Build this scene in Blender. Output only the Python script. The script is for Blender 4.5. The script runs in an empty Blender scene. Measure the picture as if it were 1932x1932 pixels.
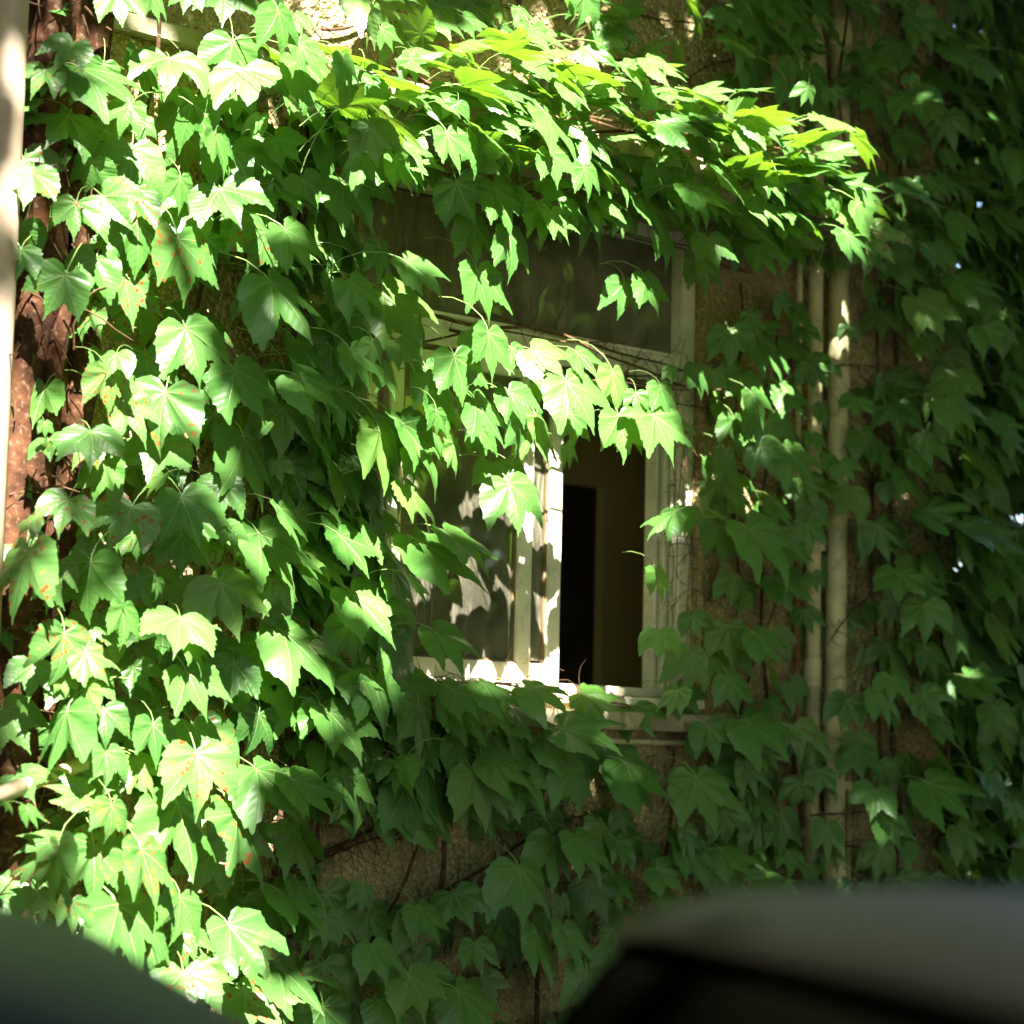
import bpy, bmesh, math, random
from mathutils import Vector, Matrix, Quaternion
import numpy as np

S = bpy.context.scene
COL = S.collection
rnd = random.Random(11)

# ------------------------------------------------------------------ camera
HEAD, PITCH, ROLL = math.radians(41), math.radians(6.1), math.radians(1.3)
cam_d = bpy.data.cameras.new('camera')
cam = bpy.data.objects.new('camera', cam_d); COL.objects.link(cam)
fwd = Vector((math.sin(HEAD)*math.cos(PITCH), math.cos(HEAD)*math.cos(PITCH), math.sin(PITCH)))
r0 = Vector((math.cos(HEAD), -math.sin(HEAD), 0)); u0 = r0.cross(fwd)
rt = r0*math.cos(ROLL)+u0*math.sin(ROLL); up = -r0*math.sin(ROLL)+u0*math.cos(ROLL)
M = Matrix((rt, up, -fwd)).transposed().to_4x4(); M.translation = (0, -5, 1.6)
cam.matrix_world = M
cam_d.sensor_width = 35; cam_d.lens = 35*4410/1932
cam_d.clip_start = .05; cam_d.clip_end = 900
cam_d.dof.use_dof = True; cam_d.dof.focus_distance = 6.0; cam_d.dof.aperture_fstop = 2.3
S.camera = cam

# ------------------------------------------------------------------ sky, sun, exposure
TOSUN = Vector((-.29, -.60, .75)).normalized()
EL = math.asin(TOSUN.z); AZ = math.atan2(TOSUN.x, TOSUN.y)
w = bpy.data.worlds.new('World'); S.world = w; w.use_nodes = True
nt = w.node_tree
sky = nt.nodes.new('ShaderNodeTexSky'); sky.sky_type = 'NISHITA'; sky.sun_disc = False
sky.sun_elevation = EL; sky.sun_rotation = AZ
nt.nodes['Background'].inputs[1].default_value = .05
nt.links.new(sky.outputs[0], nt.nodes['Background'].inputs[0])
sun_d = bpy.data.lights.new('sun', 'SUN'); sun_d.energy = 5.0; sun_d.angle = math.radians(.5); sun_d.color = (1, .96, .87)
sun = bpy.data.objects.new('sun', sun_d); COL.objects.link(sun)
sun.rotation_euler = TOSUN.to_track_quat('Z', 'Y').to_euler(); sun.location = (-4, -10, 16)
vs = S.view_settings
vs.view_transform = 'Standard'; vs.look = 'None'; vs.gamma = 1; vs.use_curve_mapping = False
vs.exposure = 3.28
S.cycles.max_bounces = 8; S.cycles.transparent_max_bounces = 12

# ------------------------------------------------------------------ material helpers
class NT:
    def __init__(s, name):
        s.m = bpy.data.materials.new(name); s.m.use_nodes = True; s.t = s.m.node_tree
        s.b = s.t.nodes['Principled BSDF']; s.out = s.t.nodes['Material Output']
    def n(s, typ, **kw):
        x = s.t.nodes.new('ShaderNode'+typ)
        for k, v in kw.items(): setattr(x, k, v)
        return x
    def set(s, sock, v):
        if isinstance(v, bpy.types.NodeSocket): s.t.links.new(v, sock)
        else: sock.default_value = v
    def math(s, op, a, b=0., c=0., clamp=False):
        x = s.n('Math', operation=op, use_clamp=clamp)
        s.set(x.inputs[0], a); s.set(x.inputs[1], b); s.set(x.inputs[2], c)
        return x.outputs[0]
    def mix(s, f, a, b):
        x = s.n('Mix', data_type='RGBA')
        s.set(x.inputs[0], f); s.set(x.inputs[6], a); s.set(x.inputs[7], b)
        return x.outputs[2]
    def ramp(s, f, lo, hi):
        x = s.n('MapRange', interpolation_type='SMOOTHSTEP')
        s.set(x.inputs[0], f); x.inputs[1].default_value = lo; x.inputs[2].default_value = hi
        return x.outputs[0]
    def noise(s, vec, scale, detail=3):
        x = s.n('TexNoise'); s.t.links.new(vec, x.inputs['Vector'])
        x.inputs['Scale'].default_value = scale; x.inputs['Detail'].default_value = detail
        return x.outputs[0]
    def voro(s, vec, scale, feature='F1', out=0):
        x = s.n('TexVoronoi', feature=feature); s.t.links.new(vec, x.inputs['Vector'])
        x.inputs['Scale'].default_value = scale
        return x.outputs[out]
    def bump(s, h, strength, dist):
        x = s.n('Bump'); x.inputs['Strength'].default_value = strength; x.inputs['Distance'].default_value = dist
        s.t.links.new(h, x.inputs['Height']); s.t.links.new(x.outputs[0], s.b.inputs['Normal'])
        return x.outputs[0]
    def P(s, base=None, rough=None, **kw):
        if base is not None: s.set(s.b.inputs['Base Color'], base)
        if rough is not None: s.set(s.b.inputs['Roughness'], rough)
        for k, v in kw.items(): s.set(s.b.inputs[k.replace('_', ' ')], v)
    def pos(s): return s.n('NewGeometry').outputs['Position']

def C4(r, g, b): return (r, g, b, 1)

def leaf_mat(name, c_dark, c_light, trans, spots=0.):
    m = NT(name)
    uv = m.n('UVMap').outputs[0]
    sx = m.n('SeparateXYZ'); m.t.links.new(uv, sx.inputs[0])
    x = m.math('MULTIPLY', m.math('SUBTRACT', sx.outputs[0], .5), 2.4)
    y = m.math('MULTIPLY', m.math('SUBTRACT', .68, sx.outputs[1]), 2.4)      # towards the tip
    ax = m.math('ABSOLUTE', x)
    veins = None; al = []; pe = []
    for a, wd, ln in ((0, .020, 1.05), (42, .016, .95), (88, .012, .7)):
        sn, cs = math.sin(math.radians(a)), math.cos(math.radians(a))
        along = m.math('ADD', m.math('MULTIPLY', ax, sn), m.math('MULTIPLY', y, cs))
        perp = m.math('ABSOLUTE', m.math('SUBTRACT', m.math('MULTIPLY', ax, cs), m.math('MULTIPLY', y, sn)))
        al.append(along); pe.append(perp)
        wid = m.math('MAXIMUM', m.math('MULTIPLY', m.math('SUBTRACT', 1, m.math('DIVIDE', along, ln)), wd), .003)
        k = m.math('MULTIPLY', m.math('SUBTRACT', 1, m.math('DIVIDE', perp, wid), clamp=True), m.math('GREATER_THAN', along, 0))
        veins = k if veins is None else m.math('MAXIMUM', veins, k)
    ang = m.math('ARCTAN2', ax, y)
    m0 = m.math('LESS_THAN', ang, .39)
    t0 = m.math('SUBTRACT', al[0], m.math('MULTIPLY', pe[0], .8))
    t1 = m.math('SUBTRACT', al[1], m.math('MULTIPLY', pe[1], .8))
    tt = m.math('ADD', m.math('MULTIPLY', t0, m0), m.math('MULTIPLY', t1, m.math('SUBTRACT', 1, m0)))
    fr = m.math('ABSOLUTE', m.math('SUBTRACT', m.math('FRACT', m.math('MULTIPLY', tt, 7.5)), .5))
    sec = m.math('SUBTRACT', 1, m.math('DIVIDE', fr, .07), clamp=True)
    oi = m.n('ObjectInfo').outputs['Random']
    at = m.n('Attribute', attribute_name='rnd').outputs['Fac']
    r_ = m.math('FRACT', m.math('ADD', oi, at))
    r2 = m.math('FRACT', m.math('MULTIPLY', r_, 17.31))
    comb = m.n('CombineXYZ'); m.t.links.new(sx.outputs[0], comb.inputs[0]); m.t.links.new(sx.outputs[1], comb.inputs[1])
    m.t.links.new(m.math('MULTIPLY', r_, 40.), comb.inputs[2])
    vec = comb.outputs[0]
    col = m.mix(r_, c_dark, c_light)
    col = m.mix(m.math('MULTIPLY', m.ramp(r2, .80, .98), .55), col, C4(.135, .225, .045))
    col = m.mix(m.math('MULTIPLY', m.math('SUBTRACT', 1, m.ramp(r2, .03, .22)), .5), col, C4(.018, .085, .022))
    col = m.mix(m.math('MULTIPLY', m.ramp(m.noise(vec, 9, 5), .55, .75), .28), col, C4(.17, .20, .08))
    col = m.mix(m.math('MULTIPLY', m.noise(vec, 5), .55), col, C4(c_light[0]*1.35, c_light[1]*1.1, c_light[2]*1.1))
    col = m.mix(m.math('MULTIPLY', sec, .26), col, C4(.16, .28, .09))
    col = m.mix(m.math('MULTIPLY', veins, .72), col, C4(.34, .42, .17))
    if spots:
        d = m.voro(vec, 15.0)
        nz = m.noise(vec, 2.6, 2)
        k = m.math('MULTIPLY', m.math('SUBTRACT', 1, m.ramp(d, .20, .34)), m.ramp(nz, .36, .52))
        k = m.math('MULTIPLY', k, m.ramp(r2, .0, .25))
        col = m.mix(k, col, C4(.27, .07, .02))
        edge = m.math('MULTIPLY', m.ramp(nz, .60, .74), .35)
        col = m.mix(edge, col, C4(.20, .20, .05))
    gb = m.n('NewGeometry').outputs['Backfacing']
    col2 = m.mix(m.math('MULTIPLY', gb, .5), col, C4(.15, .25, .08))
    h = m.math('ADD', m.math('MULTIPLY', m.noise(vec, 16, 2), .5), m.math('SUBTRACT', m.math('MULTIPLY', fr, .45), m.math('MULTIPLY', veins, .8)))
    nrm = m.bump(h, .36, .005)
    m.P(col2, m.math('MULTIPLY_ADD', m.noise(vec, 3.5, 3), .28, .24), Specular_IOR_Level=.42)
    tr = m.n('BsdfTranslucent'); m.t.links.new(nrm, tr.inputs['Normal'])
    tc = m.mix(m.math('MULTIPLY', veins, .5), C4(*trans), C4(trans[0]*.6, trans[1]*.6, trans[2]*.6))
    if spots: tc = m.mix(k, tc, C4(.18, .06, .01))
    m.t.links.new(tc, tr.inputs[0])
    mx = m.n('MixShader'); mx.inputs[0].default_value = .30
    m.t.links.new(m.b.outputs[0], mx.inputs[1]); m.t.links.new(tr.outputs[0], mx.inputs[2])
    m.t.links.new(mx.outputs[0], m.out.inputs[0])
    return m.m

MAT = {}
MAT['leaf'] = leaf_mat('leaf_green', C4(.034, .128, .019), C4(.080, .212, .044), (.22, .43, .02))
MAT['leaf_spot'] = leaf_mat('leaf_spotted', C4(.040, .135, .024), C4(.086, .212, .052), (.24, .42, .03), 1.)
MAT['leaf_tree'] = leaf_mat('leaf_canopy', C4(.035, .10, .02), C4(.06, .14, .03), (.12, .30, .02))

def simple(name, base, rough, var=.25, scale=12, bump=0., bscale=60, dirt=None, spec=.4):
    m = NT(name); p = m.pos()
    a = m.noise(p, scale, 5)
    lo = tuple(c*(1-var) for c in base); hi = tuple(min(1, c*(1+var)) for c in base)
    col = m.mix(m.ramp(a, .3, .7), C4(*lo), C4(*hi))
    if dirt:
        k = m.math('MULTIPLY', m.ramp(m.noise(p, scale*3.1, 6), .52, .75), dirt[3])
        col = m.mix(k, col, C4(*dirt[:3]))
    m.P(col, rough, Specular_IOR_Level=spec)
    if bump: m.bump(m.noise(p, bscale, 4), bump, .004)
    return m.m

def wall_mat():
    m = NT('pebble_dash'); p = m.pos()
    nz = m.n('TexNoise'); m.t.links.new(p, nz.inputs['Vector']); nz.inputs['Scale'].default_value = 30
    off = m.n('VectorMath', operation='MULTIPLY_ADD')
    m.t.links.new(nz.outputs['Color'], off.inputs[0]); off.inputs[1].default_value = (.02, .02, .02); m.t.links.new(p, off.inputs[2])
    v = off.outputs[0]
    d = m.voro(v, 62, 'SMOOTH_F1'); e = m.voro(v, 62, 'DISTANCE_TO_EDGE')
    cc = m.n('SeparateColor'); m.t.links.new(m.voro(v, 62, out=1), cc.inputs[0])
    col = m.mix(cc.outputs[0], C4(.46, .36, .165), C4(.64, .52, .27))
    col = m.mix(m.ramp(m.noise(p, 2.2, 5), .35, .7), col, C4(.34, .25, .11))
    col = m.mix(m.math('MULTIPLY', m.ramp(m.noise(p, 6, 6), .55, .8), .6), col, C4(.20, .17, .08))
    col = m.mix(m.math('SUBTRACT', .6, m.ramp(e, .02, .22), clamp=True), col, C4(.14, .11, .055))
    st = m.n('Mapping'); m.t.links.new(p, st.inputs[0]); st.inputs['Scale'].default_value = (5, 1, .7)
    col = m.mix(m.math('MULTIPLY', m.ramp(m.noise(st.outputs[0], 2, 5), .5, .72), .4), col, C4(.19, .16, .08))
    m.P(col, .9, Specular_IOR_Level=.2)
    m.bump(m.math('SUBTRACT', m.noise(p, 140, 2), m.math('MULTIPLY', d, 2.2)), .9, .012)
    return m.m
MAT['wall'] = wall_mat()
MAT['concrete'] = simple('weathered_concrete', (.36, .32, .20), .85, .25, 7, .5, 90, (.13, .11, .06, .7), .2)
MAT['frame'] = simple('cream_window_paint', (.66, .63, .47), .42, .08, 9, .08, 50, (.30, .26, .15, .5))
MAT['putty'] = simple('brown_seal', (.13, .085, .04), .7, .3, 20)
MAT['pipe'] = simple('cream_pipe_paint', (.50, .46, .24), .5, .14, 10, .12, 60, (.22, .18, .10, .7))
MAT['rust'] = simple('rusty_pipe', (.20, .085, .035), .8, .35, 20, .4, 60, (.35, .25, .14, .5), .2)
MAT['white'] = simple('white_paint', (.40, .31, .22), .5, .12, 8, .1, 40, (.35, .22, .12, .6))
MAT['bark'] = simple('old_vine_bark', (.066, .027, .013), .92, .45, 22, 1., 55, (.22, .15, .09, .6), .15)
MAT['twig'] = simple('dry_twig', (.085, .048, .024), .9, .4, 30, .4, 80, None, .15)
MAT['stem'] = simple('young_stem', (.17, .16, .055), .6, .3, 14)
MAT['petiole'] = simple('petiole', (.17, .26, .07), .45, .2, 9)
MAT['room'] = simple('room_plaster', (.52, .45, .24), .9, .08, 1.5)
MAT['door_dark'] = simple('dark_door', (.035, .024, .014), .6, .2, 5)
MAT['ground'] = simple('dry_earth', (.16, .125, .08), .95, .35, 2.5, .6, 25, (.08, .09, .04, .6), .1)
MAT['asphalt'] = simple('asphalt', (.055, .055, .055), .9, .25, 3, .5, 120)
MAT['car_paint'] = simple('charcoal_car_paint', (.0032, .0034, .0024), .5, .12, 3, 0, 50, None, .1)
MAT['car_paint_grey'] = simple('dark_grey_car_paint', (.016, .0155, .013), .5, .25, 5, 0, 50, None, .3)
MAT['car_dark'] = simple('matt_black_trim', (.012, .012, .010), .8, .1, 8, 0, 50, None, .1)
MAT['car_glass'] = simple('dark_car_glass', (.0010, .0010, .0006), .6, .1, 8, 0, 50, None, 0.)
MAT['tyre'] = simple('tyre_rubber', (.02, .02, .02), .9, .2, 20)
MAT['rim'] = simple('alloy_rim', (.35, .35, .35), .35, .1, 10)
MAT['lens'] = simple('lamp_lens', (.6, .6, .6), .15, .05, 10)
MAT['roof'] = simple('roof_felt', (.10, .09, .08), .9, .3, 4)

def glass_mat():
    m = NT('dusty_glass'); p = m.pos()
    st = m.n('Mapping'); m.t.links.new(p, st.inputs[0]); st.inputs['Scale'].default_value = (30, 1, 3.5)
    a = m.ramp(m.noise(st.outputs[0], 3, 6), .25, .8)
    b = m.ramp(m.noise(p, 5, 5), .2, .75)
    f = m.ramp(m.noise(p, 260, 2), .3, .75)
    dust = m.math('ADD', m.math('MULTIPLY', m.math('MULTIPLY', a, b), .45), m.math('MULTIPLY', f, .07))
    dust = m.math('ADD', dust, .05)
    tp = m.n('BsdfTransparent'); tp.inputs[0].default_value = C4(.80, .84, .64)
    gl = m.n('BsdfGlossy'); gl.inputs['Roughness'].default_value = .02; gl.inputs[0].default_value = C4(1, 1, 1)
    fr = m.n('Fresnel'); fr.inputs[0].default_value = 1.5
    m1 = m.n('MixShader'); m.t.links.new(fr.outputs[0], m1.inputs[0])
    m.t.links.new(tp.outputs[0], m1.inputs[1]); m.t.links.new(gl.outputs[0], m1.inputs[2])
    df = m.n('BsdfDiffuse'); df.inputs[0].default_value = C4(.39, .36, .25)
    m2 = m.n('MixShader'); m.t.links.new(dust, m2.inputs[0])
    m.t.links.new(m1.outputs[0], m2.inputs[1]); m.t.links.new(df.outputs[0], m2.inputs[2])
    m.t.links.new(m2.outputs[0], m.out.inputs[0])
    return m.m
MAT['glass'] = glass_mat()

# ------------------------------------------------------------------ mesh helpers
class MB:
    def __init__(s): s.v = []; s.f = []
    def box(s, x0, x1, y0, y1, z0, z1):
        o = len(s.v)
        s.v += [(x, y, z) for z in (z0, z1) for y in (y0, y1) for x in (x0, x1)]
        s.f += [tuple(o+i for i in q) for q in ((0, 2, 3, 1), (4, 5, 7, 6), (0, 1, 5, 4), (2, 6, 7, 3), (0, 4, 6, 2), (1, 3, 7, 5))]
        return s
    def tube(s, pts, rad, n=7, cap=True):
        pts = [Vector(p) for p in pts]; o = len(s.v); prev = None
        if not hasattr(rad, '__len__'): rad = [rad]*len(pts)
        for i, p in enumerate(pts):
            d = (pts[min(i+1, len(pts)-1)]-pts[max(i-1, 0)]).normalized()
            if prev is None:
                a = d.cross(Vector((0, 0, 1)));
                if a.length < .1: a = d.cross(Vector((0, 1, 0)))
            else: a = prev-d*prev.dot(d)
            a.normalize(); prev = a; b = d.cross(a)
            for k in range(n):
                t = 2*math.pi*k/n
                s.v.append(tuple(p+(a*math.cos(t)+b*math.sin(t))*rad[i]))
        for i in range(len(pts)-1):
            for k in range(n):
                k2 = (k+1) % n
                s.f.append((o+i*n+k, o+i*n+k2, o+(i+1)*n+k2, o+(i+1)*n+k))
        if cap:
            s.f.append(tuple(o+k for k in reversed(range(n)))); e = o+(len(pts)-1)*n
            s.f.append(tuple(e+k for k in range(n)))
        return s
    def mesh(s, name, mat, smooth=False, bevel=0):
        me = bpy.data.meshes.new(name); me.from_pydata(s.v, [], s.f); me.update()
        if bevel:
            bm = bmesh.new(); bm.from_mesh(me)
            bmesh.ops.bevel(bm, geom=bm.edges[:], offset=bevel, segments=2, affect='EDGES', clamp_overlap=True)
            bm.to_mesh(me); bm.free()
        me.materials.append(mat)
        if smooth: me.polygons.foreach_set('use_smooth', [True]*len(me.polygons))
        return me

def link(name, me, parent=None, local=False):
    o = bpy.data.objects.new(name, me); COL.objects.link(o)
    if parent is not None:
        o.parent = parent
        if parent.type == 'EMPTY' and not local:
            o.matrix_parent_inverse = Matrix.Translation(-Vector(parent.location))
    return o
def tag(o, label=None, cat=None, group=None, kind=None):
    for k, v in (('label', label), ('category', cat), ('group', group), ('kind', kind)):
        if v: o[k] = v
    return o
def thing(name, label, cat, loc, group=None):
    o = bpy.data.objects.new(name, None); COL.objects.link(o); o.location = loc; o.empty_display_size = .1
    return tag(o, label, cat, group)

# ------------------------------------------------------------------ ground
tag(link('ground', MB().box(-220, 260, -200, 300, -.4, 0).mesh('ground', MAT['ground'])), kind='structure')
tag(link('parking_lane', MB().box(-40, 60, -9, -1.2, .0, .004).mesh('parking_lane', MAT['asphalt'])), kind='structure')

# ------------------------------------------------------------------ the house
X0, X1, Z0, Z1 = 3.735, 5.125, 1.80, 3.25        # window opening
house = thing('house', 'old house wall of olive pebble dash overgrown with broad ivy', 'house', (4.4, 0, 0))
wm = MB(); WX0, WX1, T = -4., 6.34, .26
wm.box(WX0, -.2, 0, T, 0, 5.0).box(1.9, X0, 0, T, 0, 5.0).box(-.2, 1.9, 0, T, 0, 1.2).box(-.2, 1.9, 0, T, 3.3, 5.0)
wm.box(X1, WX1, 0, T, 0, 5.0).box(X0, X1, 0, T, 0, Z0).box(X0, X1, 0, T, Z1, 5.0)
link('wall', wm.mesh('wall', MAT['wall']), house)
sm = MB().box(6.08, 6.34, T, 6.0, 0, 5.0).box(WX0, WX0+.26, T, 6, 0, 5).box(WX0+.26, 6.08, 5.74, 6, 0, 5)
link('side_wall', sm.mesh('side_wall', MAT['wall']), house)
link('roof', MB().box(WX0-.3, 6.6, -.25, 6.3, 5.0, 5.12).mesh('roof', MAT['roof']), house)
link('window_hood', MB().box(3.50, 5.56, -.30, -.001, 3.285, 3.37).mesh('hood', MAT['concrete'], bevel=.006), house)
link('string_course', MB().box(WX0, 3.498, -.035, -.001, 3.405, 3.455).mesh('course', MAT['concrete'], bevel=.005), house)
added_window = MB()  # unseen second window, added to let sun into the room
for x in (-.2, .82, 1.84): added_window.box(x, x+.06, .05, .12, 1.2, 3.3)
added_window.box(-.14, .82, .05, .12, 1.2, 1.26).box(.88, 1.84, .05, .12, 1.2, 1.26).box(-.14, .82, .05, .12, 3.24, 3.3).box(.88, 1.84, .05, .12, 3.24, 3.3)
link('window', added_window.mesh('window', MAT['frame'], bevel=.004), house)
link('window_sill', MB().box(3.66, 5.20, -.085, .075, 1.70, 1.752).mesh('sill', MAT['concrete'], bevel=.006), house)
# the room behind
rm = MB()
rm.box(-1.0, -.94, .27, 1.0, .5, 3.6).box(6.0, 6.07, .27, 1.0, .5, 3.6).box(-.94, 6.0, .27, 1.0, 3.55, 3.6).box(-.94, 6.0, .27, 1.0, .45, .5)
rm.box(-1.0, 4.80, 1.0, 1.08, .5, 3.6).box(4.80, 5.648, 1.0, 1.08, 2.574, 3.6).box(5.648, 6.07, 1.0, 1.08, .5, 3.6)
link('room', rm.mesh('room', MAT['room']), house)
link('door', MB().box(4.801, 5.647, 1.04, 1.075, .5, 2.573).mesh('door', MAT['door_dark']), house)

# ------------------------------------------------------------------ the window (a part of the house)
fy0, fy1 = .045, .12
fm = MB()
fm.box(X0, X0+.055, fy0, fy1, Z0, Z1).box(X1-.06, X1, fy0, fy1, Z0, Z1)
fm.box(X0+.055, X1-.06, fy0, fy1, Z1-.05, Z1).box(X0+.055, X1-.06, fy0, fy1, Z0, Z0+.03)
win = link('window', fm.mesh('window', MAT['frame'], bevel=.004), house)
def wpart(name, mb, mat, bev=.003): return link(name, mb.mesh(name, mat, bevel=bev), win)
wpart('transom', MB().box(X0+.055, X1-.06, .035, .118, 2.770, 2.845), MAT['frame'])
wpart('transom_ledge', MB().box(X0+.055, X1-.06, .030, .034, 2.845, 2.855).box(X0+.056, X1-.061, .02, .0349, 2.758, 2.769), MAT['frame'], 0)
wpart('window_pane', MB().box(X0+.06, X1-.065, .088, .092, 2.846, Z1-.051), MAT['glass'], 0)
tk = MB()
for x in (X1-.082, X1-.106): tk.box(x, x+.014, .062, .10, Z0+.031, 2.757)
tk.box(X1-.135, X1-.12, .075, .12, Z0+.031, 2.757)
wpart('sliding_track', tk, MAT['frame'], .002)
# sliding sash pushed to the left, its right half open
sx0, sx1, sz0, sz1 = X0+.20, 4.586, 1.832, 2.756
sash = MB()
sash.box(sx0, sx0+.05, .05, .085, sz0, sz1).box(sx1-.050, sx1, .05, .085, sz0, sz1)
sash.box(sx0+.05, sx1-.050, .051, .084, sz0, sz0+.052).box(sx0+.05, sx1-.050, .051, .084, sz1-.045, sz1)
sash.box(4.418, 4.470, .047, .083, sz0+.052, sz1-.045)
wpart('sash', sash, MAT['frame'])
pt = MB()
for a in (sx0+.051, 4.407, 4.471, sx1-.060): pt.box(a, a+.009, .060, .075, sz0+.053, sz1-.046)
pt.box(sx0+.061, 4.406, .060, .075, sz0+.053, sz0+.06)
wpart('seal', pt, MAT['putty'], 0)
wpart('window_pane', MB().box(sx0+.061, 4.406, .066, .070, sz0+.061, sz1-.046), MAT['glass'], 0)
wpart('window_pane', MB().box(4.481, sx1-.061, .066, .070, sz0+.061, sz1-.046), MAT['glass'], 0)
# fixed light behind the sash on the far left
wpart('side_post', MB().box(X0+.13, X0+.165, .06, .11, Z0+.031, 2.757), MAT['frame'])
wpart('inner_sill', MB().box(X0, X1, -.02, .044, 1.772, 1.798), MAT['frame'])

# ------------------------------------------------------------------ pipes
def pipe(name, label, pts, r, mat, collars=(), group='pipes on the right of the window', n=16, brackets=()):
    t = thing(name, label, 'pipe', (pts[0][0], pts[0][1], min(p[2] for p in pts)), group)
    link('tube', MB().tube(pts, r, n).mesh('tube', mat, smooth=True), t)
    for z in collars:
        x, y = pts[0][0], pts[0][1]
        link('collar', MB().tube([(x, y, z-.045), (x, y, z-.04), (x, y, z+.04), (x, y, z+.045)], [r*1.05, r*1.16, r*1.16, r*1.05], n).mesh('collar', mat, smooth=True), t)
    for z in brackets:
        x, y = pts[0][0], pts[0][1]
        link('bracket', MB().box(x-r*1.25, x+r*1.25, y-r*1.06, -.001, z-.012, z+.012).mesh('bracket', mat), t)
    return t
pipe('drainpipe', 'widest cream drainpipe of the pipes right of the window', [(5.674, -.06, .0), (5.674, -.06, 2.0), (5.674, -.06, 5.0)], .034, MAT['pipe'], (1.28, 1.74, 2.86, 4.0), n=24, brackets=(1.55, 2.45, 3.4))
pipe('drainpipe', 'medium cream pipe close on the left of the widest drainpipe', [(5.575, -.05, .0), (5.575, -.05, 3.93), (5.56, -.05, 3.98), (5.52, -.05, 4.04), (5.50, -.05, 4.12), (5.50, -.05, 5)], .024, MAT['pipe'], (3.85, 1.9), n=20, brackets=(2.3, 1.4, 3.2))
pipe('conduit', 'thin cream conduit with an elbow at its top, leftmost of the pipes', [(5.52, -.03, 2.26), (5.52, -.03, 3.93), (5.517, -.03, 3.965), (5.505, -.03, 3.985), (5.48, -.03, 3.995), (5.1, -.03, 4.0), (4.0, -.03, 4.03)], .010, MAT['pipe'], (3.3, 2.55), n=12)
pipe('conduit', 'thin rusty red conduit standing under the thin cream conduit', [(5.52, -.03, .0), (5.52, -.03, 2.258)], .010, MAT['rust'], (1.7,), n=12)
pipe('conduit', 'short thin cream pipe low on the right of the drainpipes', [(5.776, -.03, .9), (5.776, -.03, 1.3), (5.774, -.03, 1.64), (5.74, -.03, 1.675), (5.69, -.03, 1.68)], .011, MAT['pipe'], (), n=12)
pipe('conduit', 'thin horizontal conduit running under the window sill toward the drainpipes', [(4.05, -.03, 1.665), (4.8, -.032, 1.667), (5.50, -.03, 1.668)], .009, MAT['pipe'], (), n=10)
pipe('downpipe', 'white painted downpipe at the left edge of the photo', [(2.585, -.2, 0), (2.585, -.2, 3), (2.585, -.2, 5.0)], .040, MAT['white'], (1.1, 4.2), group=None, n=24)
rp = thing('slanting_pipe', 'short pale pipe with a white sleeve slanting up into the ivy at lower left', 'pipe', (2.5, -.33, 1.45))
a, b = Vector((2.45, -.36, 1.465)), Vector((2.98, -.14, 1.60))
link('tube', MB().tube([a, b], .017, 14).mesh('tube', MAT['pipe'], smooth=True), rp)
link('sleeve', MB().tube([a-(b-a)*.02, a+(b-a)*.40], .0195, 14).mesh('sleeve', MAT['white'], smooth=True), rp)

# ------------------------------------------------------------------ old vine trunk, dry twigs
def wiggle(p0, p1, n, amp, ampy=.3, seed=0):
    q = random.Random(seed); p0, p1 = Vector(p0), Vector(p1); out = []
    ph = [q.uniform(0, 6.28) for _ in range(6)]; L = (p1-p0).length
    d = (p1-p0).normalized(); sd = d.cross(Vector((0, 1, 0))).normalized()
    for i in range(n+1):
        t = i/n
        a = amp*(math.sin(ph[0]+t*L*3.1)+.6*math.sin(ph[1]+t*L*7.3)+.35*math.sin(ph[2]+t*L*15.))
        y = ampy*amp*(math.sin(ph[3]+t*L*4.2)+.5*math.sin(ph[4]+t*L*9.))
        out.append(p0+(p1-p0)*t+sd*a+Vector((0, y, 0)))
    return out
vt = thing('vine_trunk', 'thick dark twisted old ivy trunk rising beside the white downpipe', 'vine', (2.74, -.1, 0))
def bark(pts, r, name, n=11, seed=0):
    q = random.Random(seed); o = MB().tube(pts, r, n)
    vv = []
    for i, v in enumerate(o.v):
        c = Vector(pts[min(i//n, len(pts)-1)]); d = Vector(v)-c
        vv.append(tuple(c+d*(1+.22*math.sin(i % n*2.1+seed)+q.uniform(-.10, .10))))
    o.v = vv
    link(name, o.mesh(name, MAT['bark'], smooth=True), vt)
bark(wiggle((2.70, -.11, 0), (2.74, -.10, 4.4), 60, .014, 1, 3), [.062-.012*i/60 for i in range(61)], 'trunk', 13, 1)
bark(wiggle((2.77, -.05, 0), (2.95, -.06, 4.4), 60, .018, .6, 5), [.040]*61, 'stem', 11, 2)
bark(wiggle((2.84, -.04, .8), (2.86, -.04, 4.4), 50, .02, .3, 8), [.028]*51, 'stem', 9, 4)
bark(wiggle((2.64, -.13, 0), (2.84, -.10, 3.6), 50, .03, .6, 9), [.022]*51, 'stem', 9, 6)
tw = MB()
q = random.Random(77)
for k in range(70):
    z = q.uniform(.95, 3.5); x = 2.70+q.uniform(-.10, .12); y = -.13-q.uniform(0, .05)
    p = [Vector((x, y, z))]; d = Vector((q.uniform(-.6, .6), q.uniform(-.5, .1), q.uniform(-.7, .7))).normalized()
    for i in range(q.randint(3, 6)):
        d = (d+Vector((q.uniform(-.4, .4), q.uniform(-.3, .2), q.uniform(-.5, .3)))).normalized()
        p.append(p[-1]+d*q.uniform(.02, .05))
    tw.tube(p, [max(.0012, .0032*(1-.6*i/len(p))) for i in range(len(p))], 5, False)
link('twig', tw.mesh('twig', MAT['twig']), vt)['kind'] = 'stuff'

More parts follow.
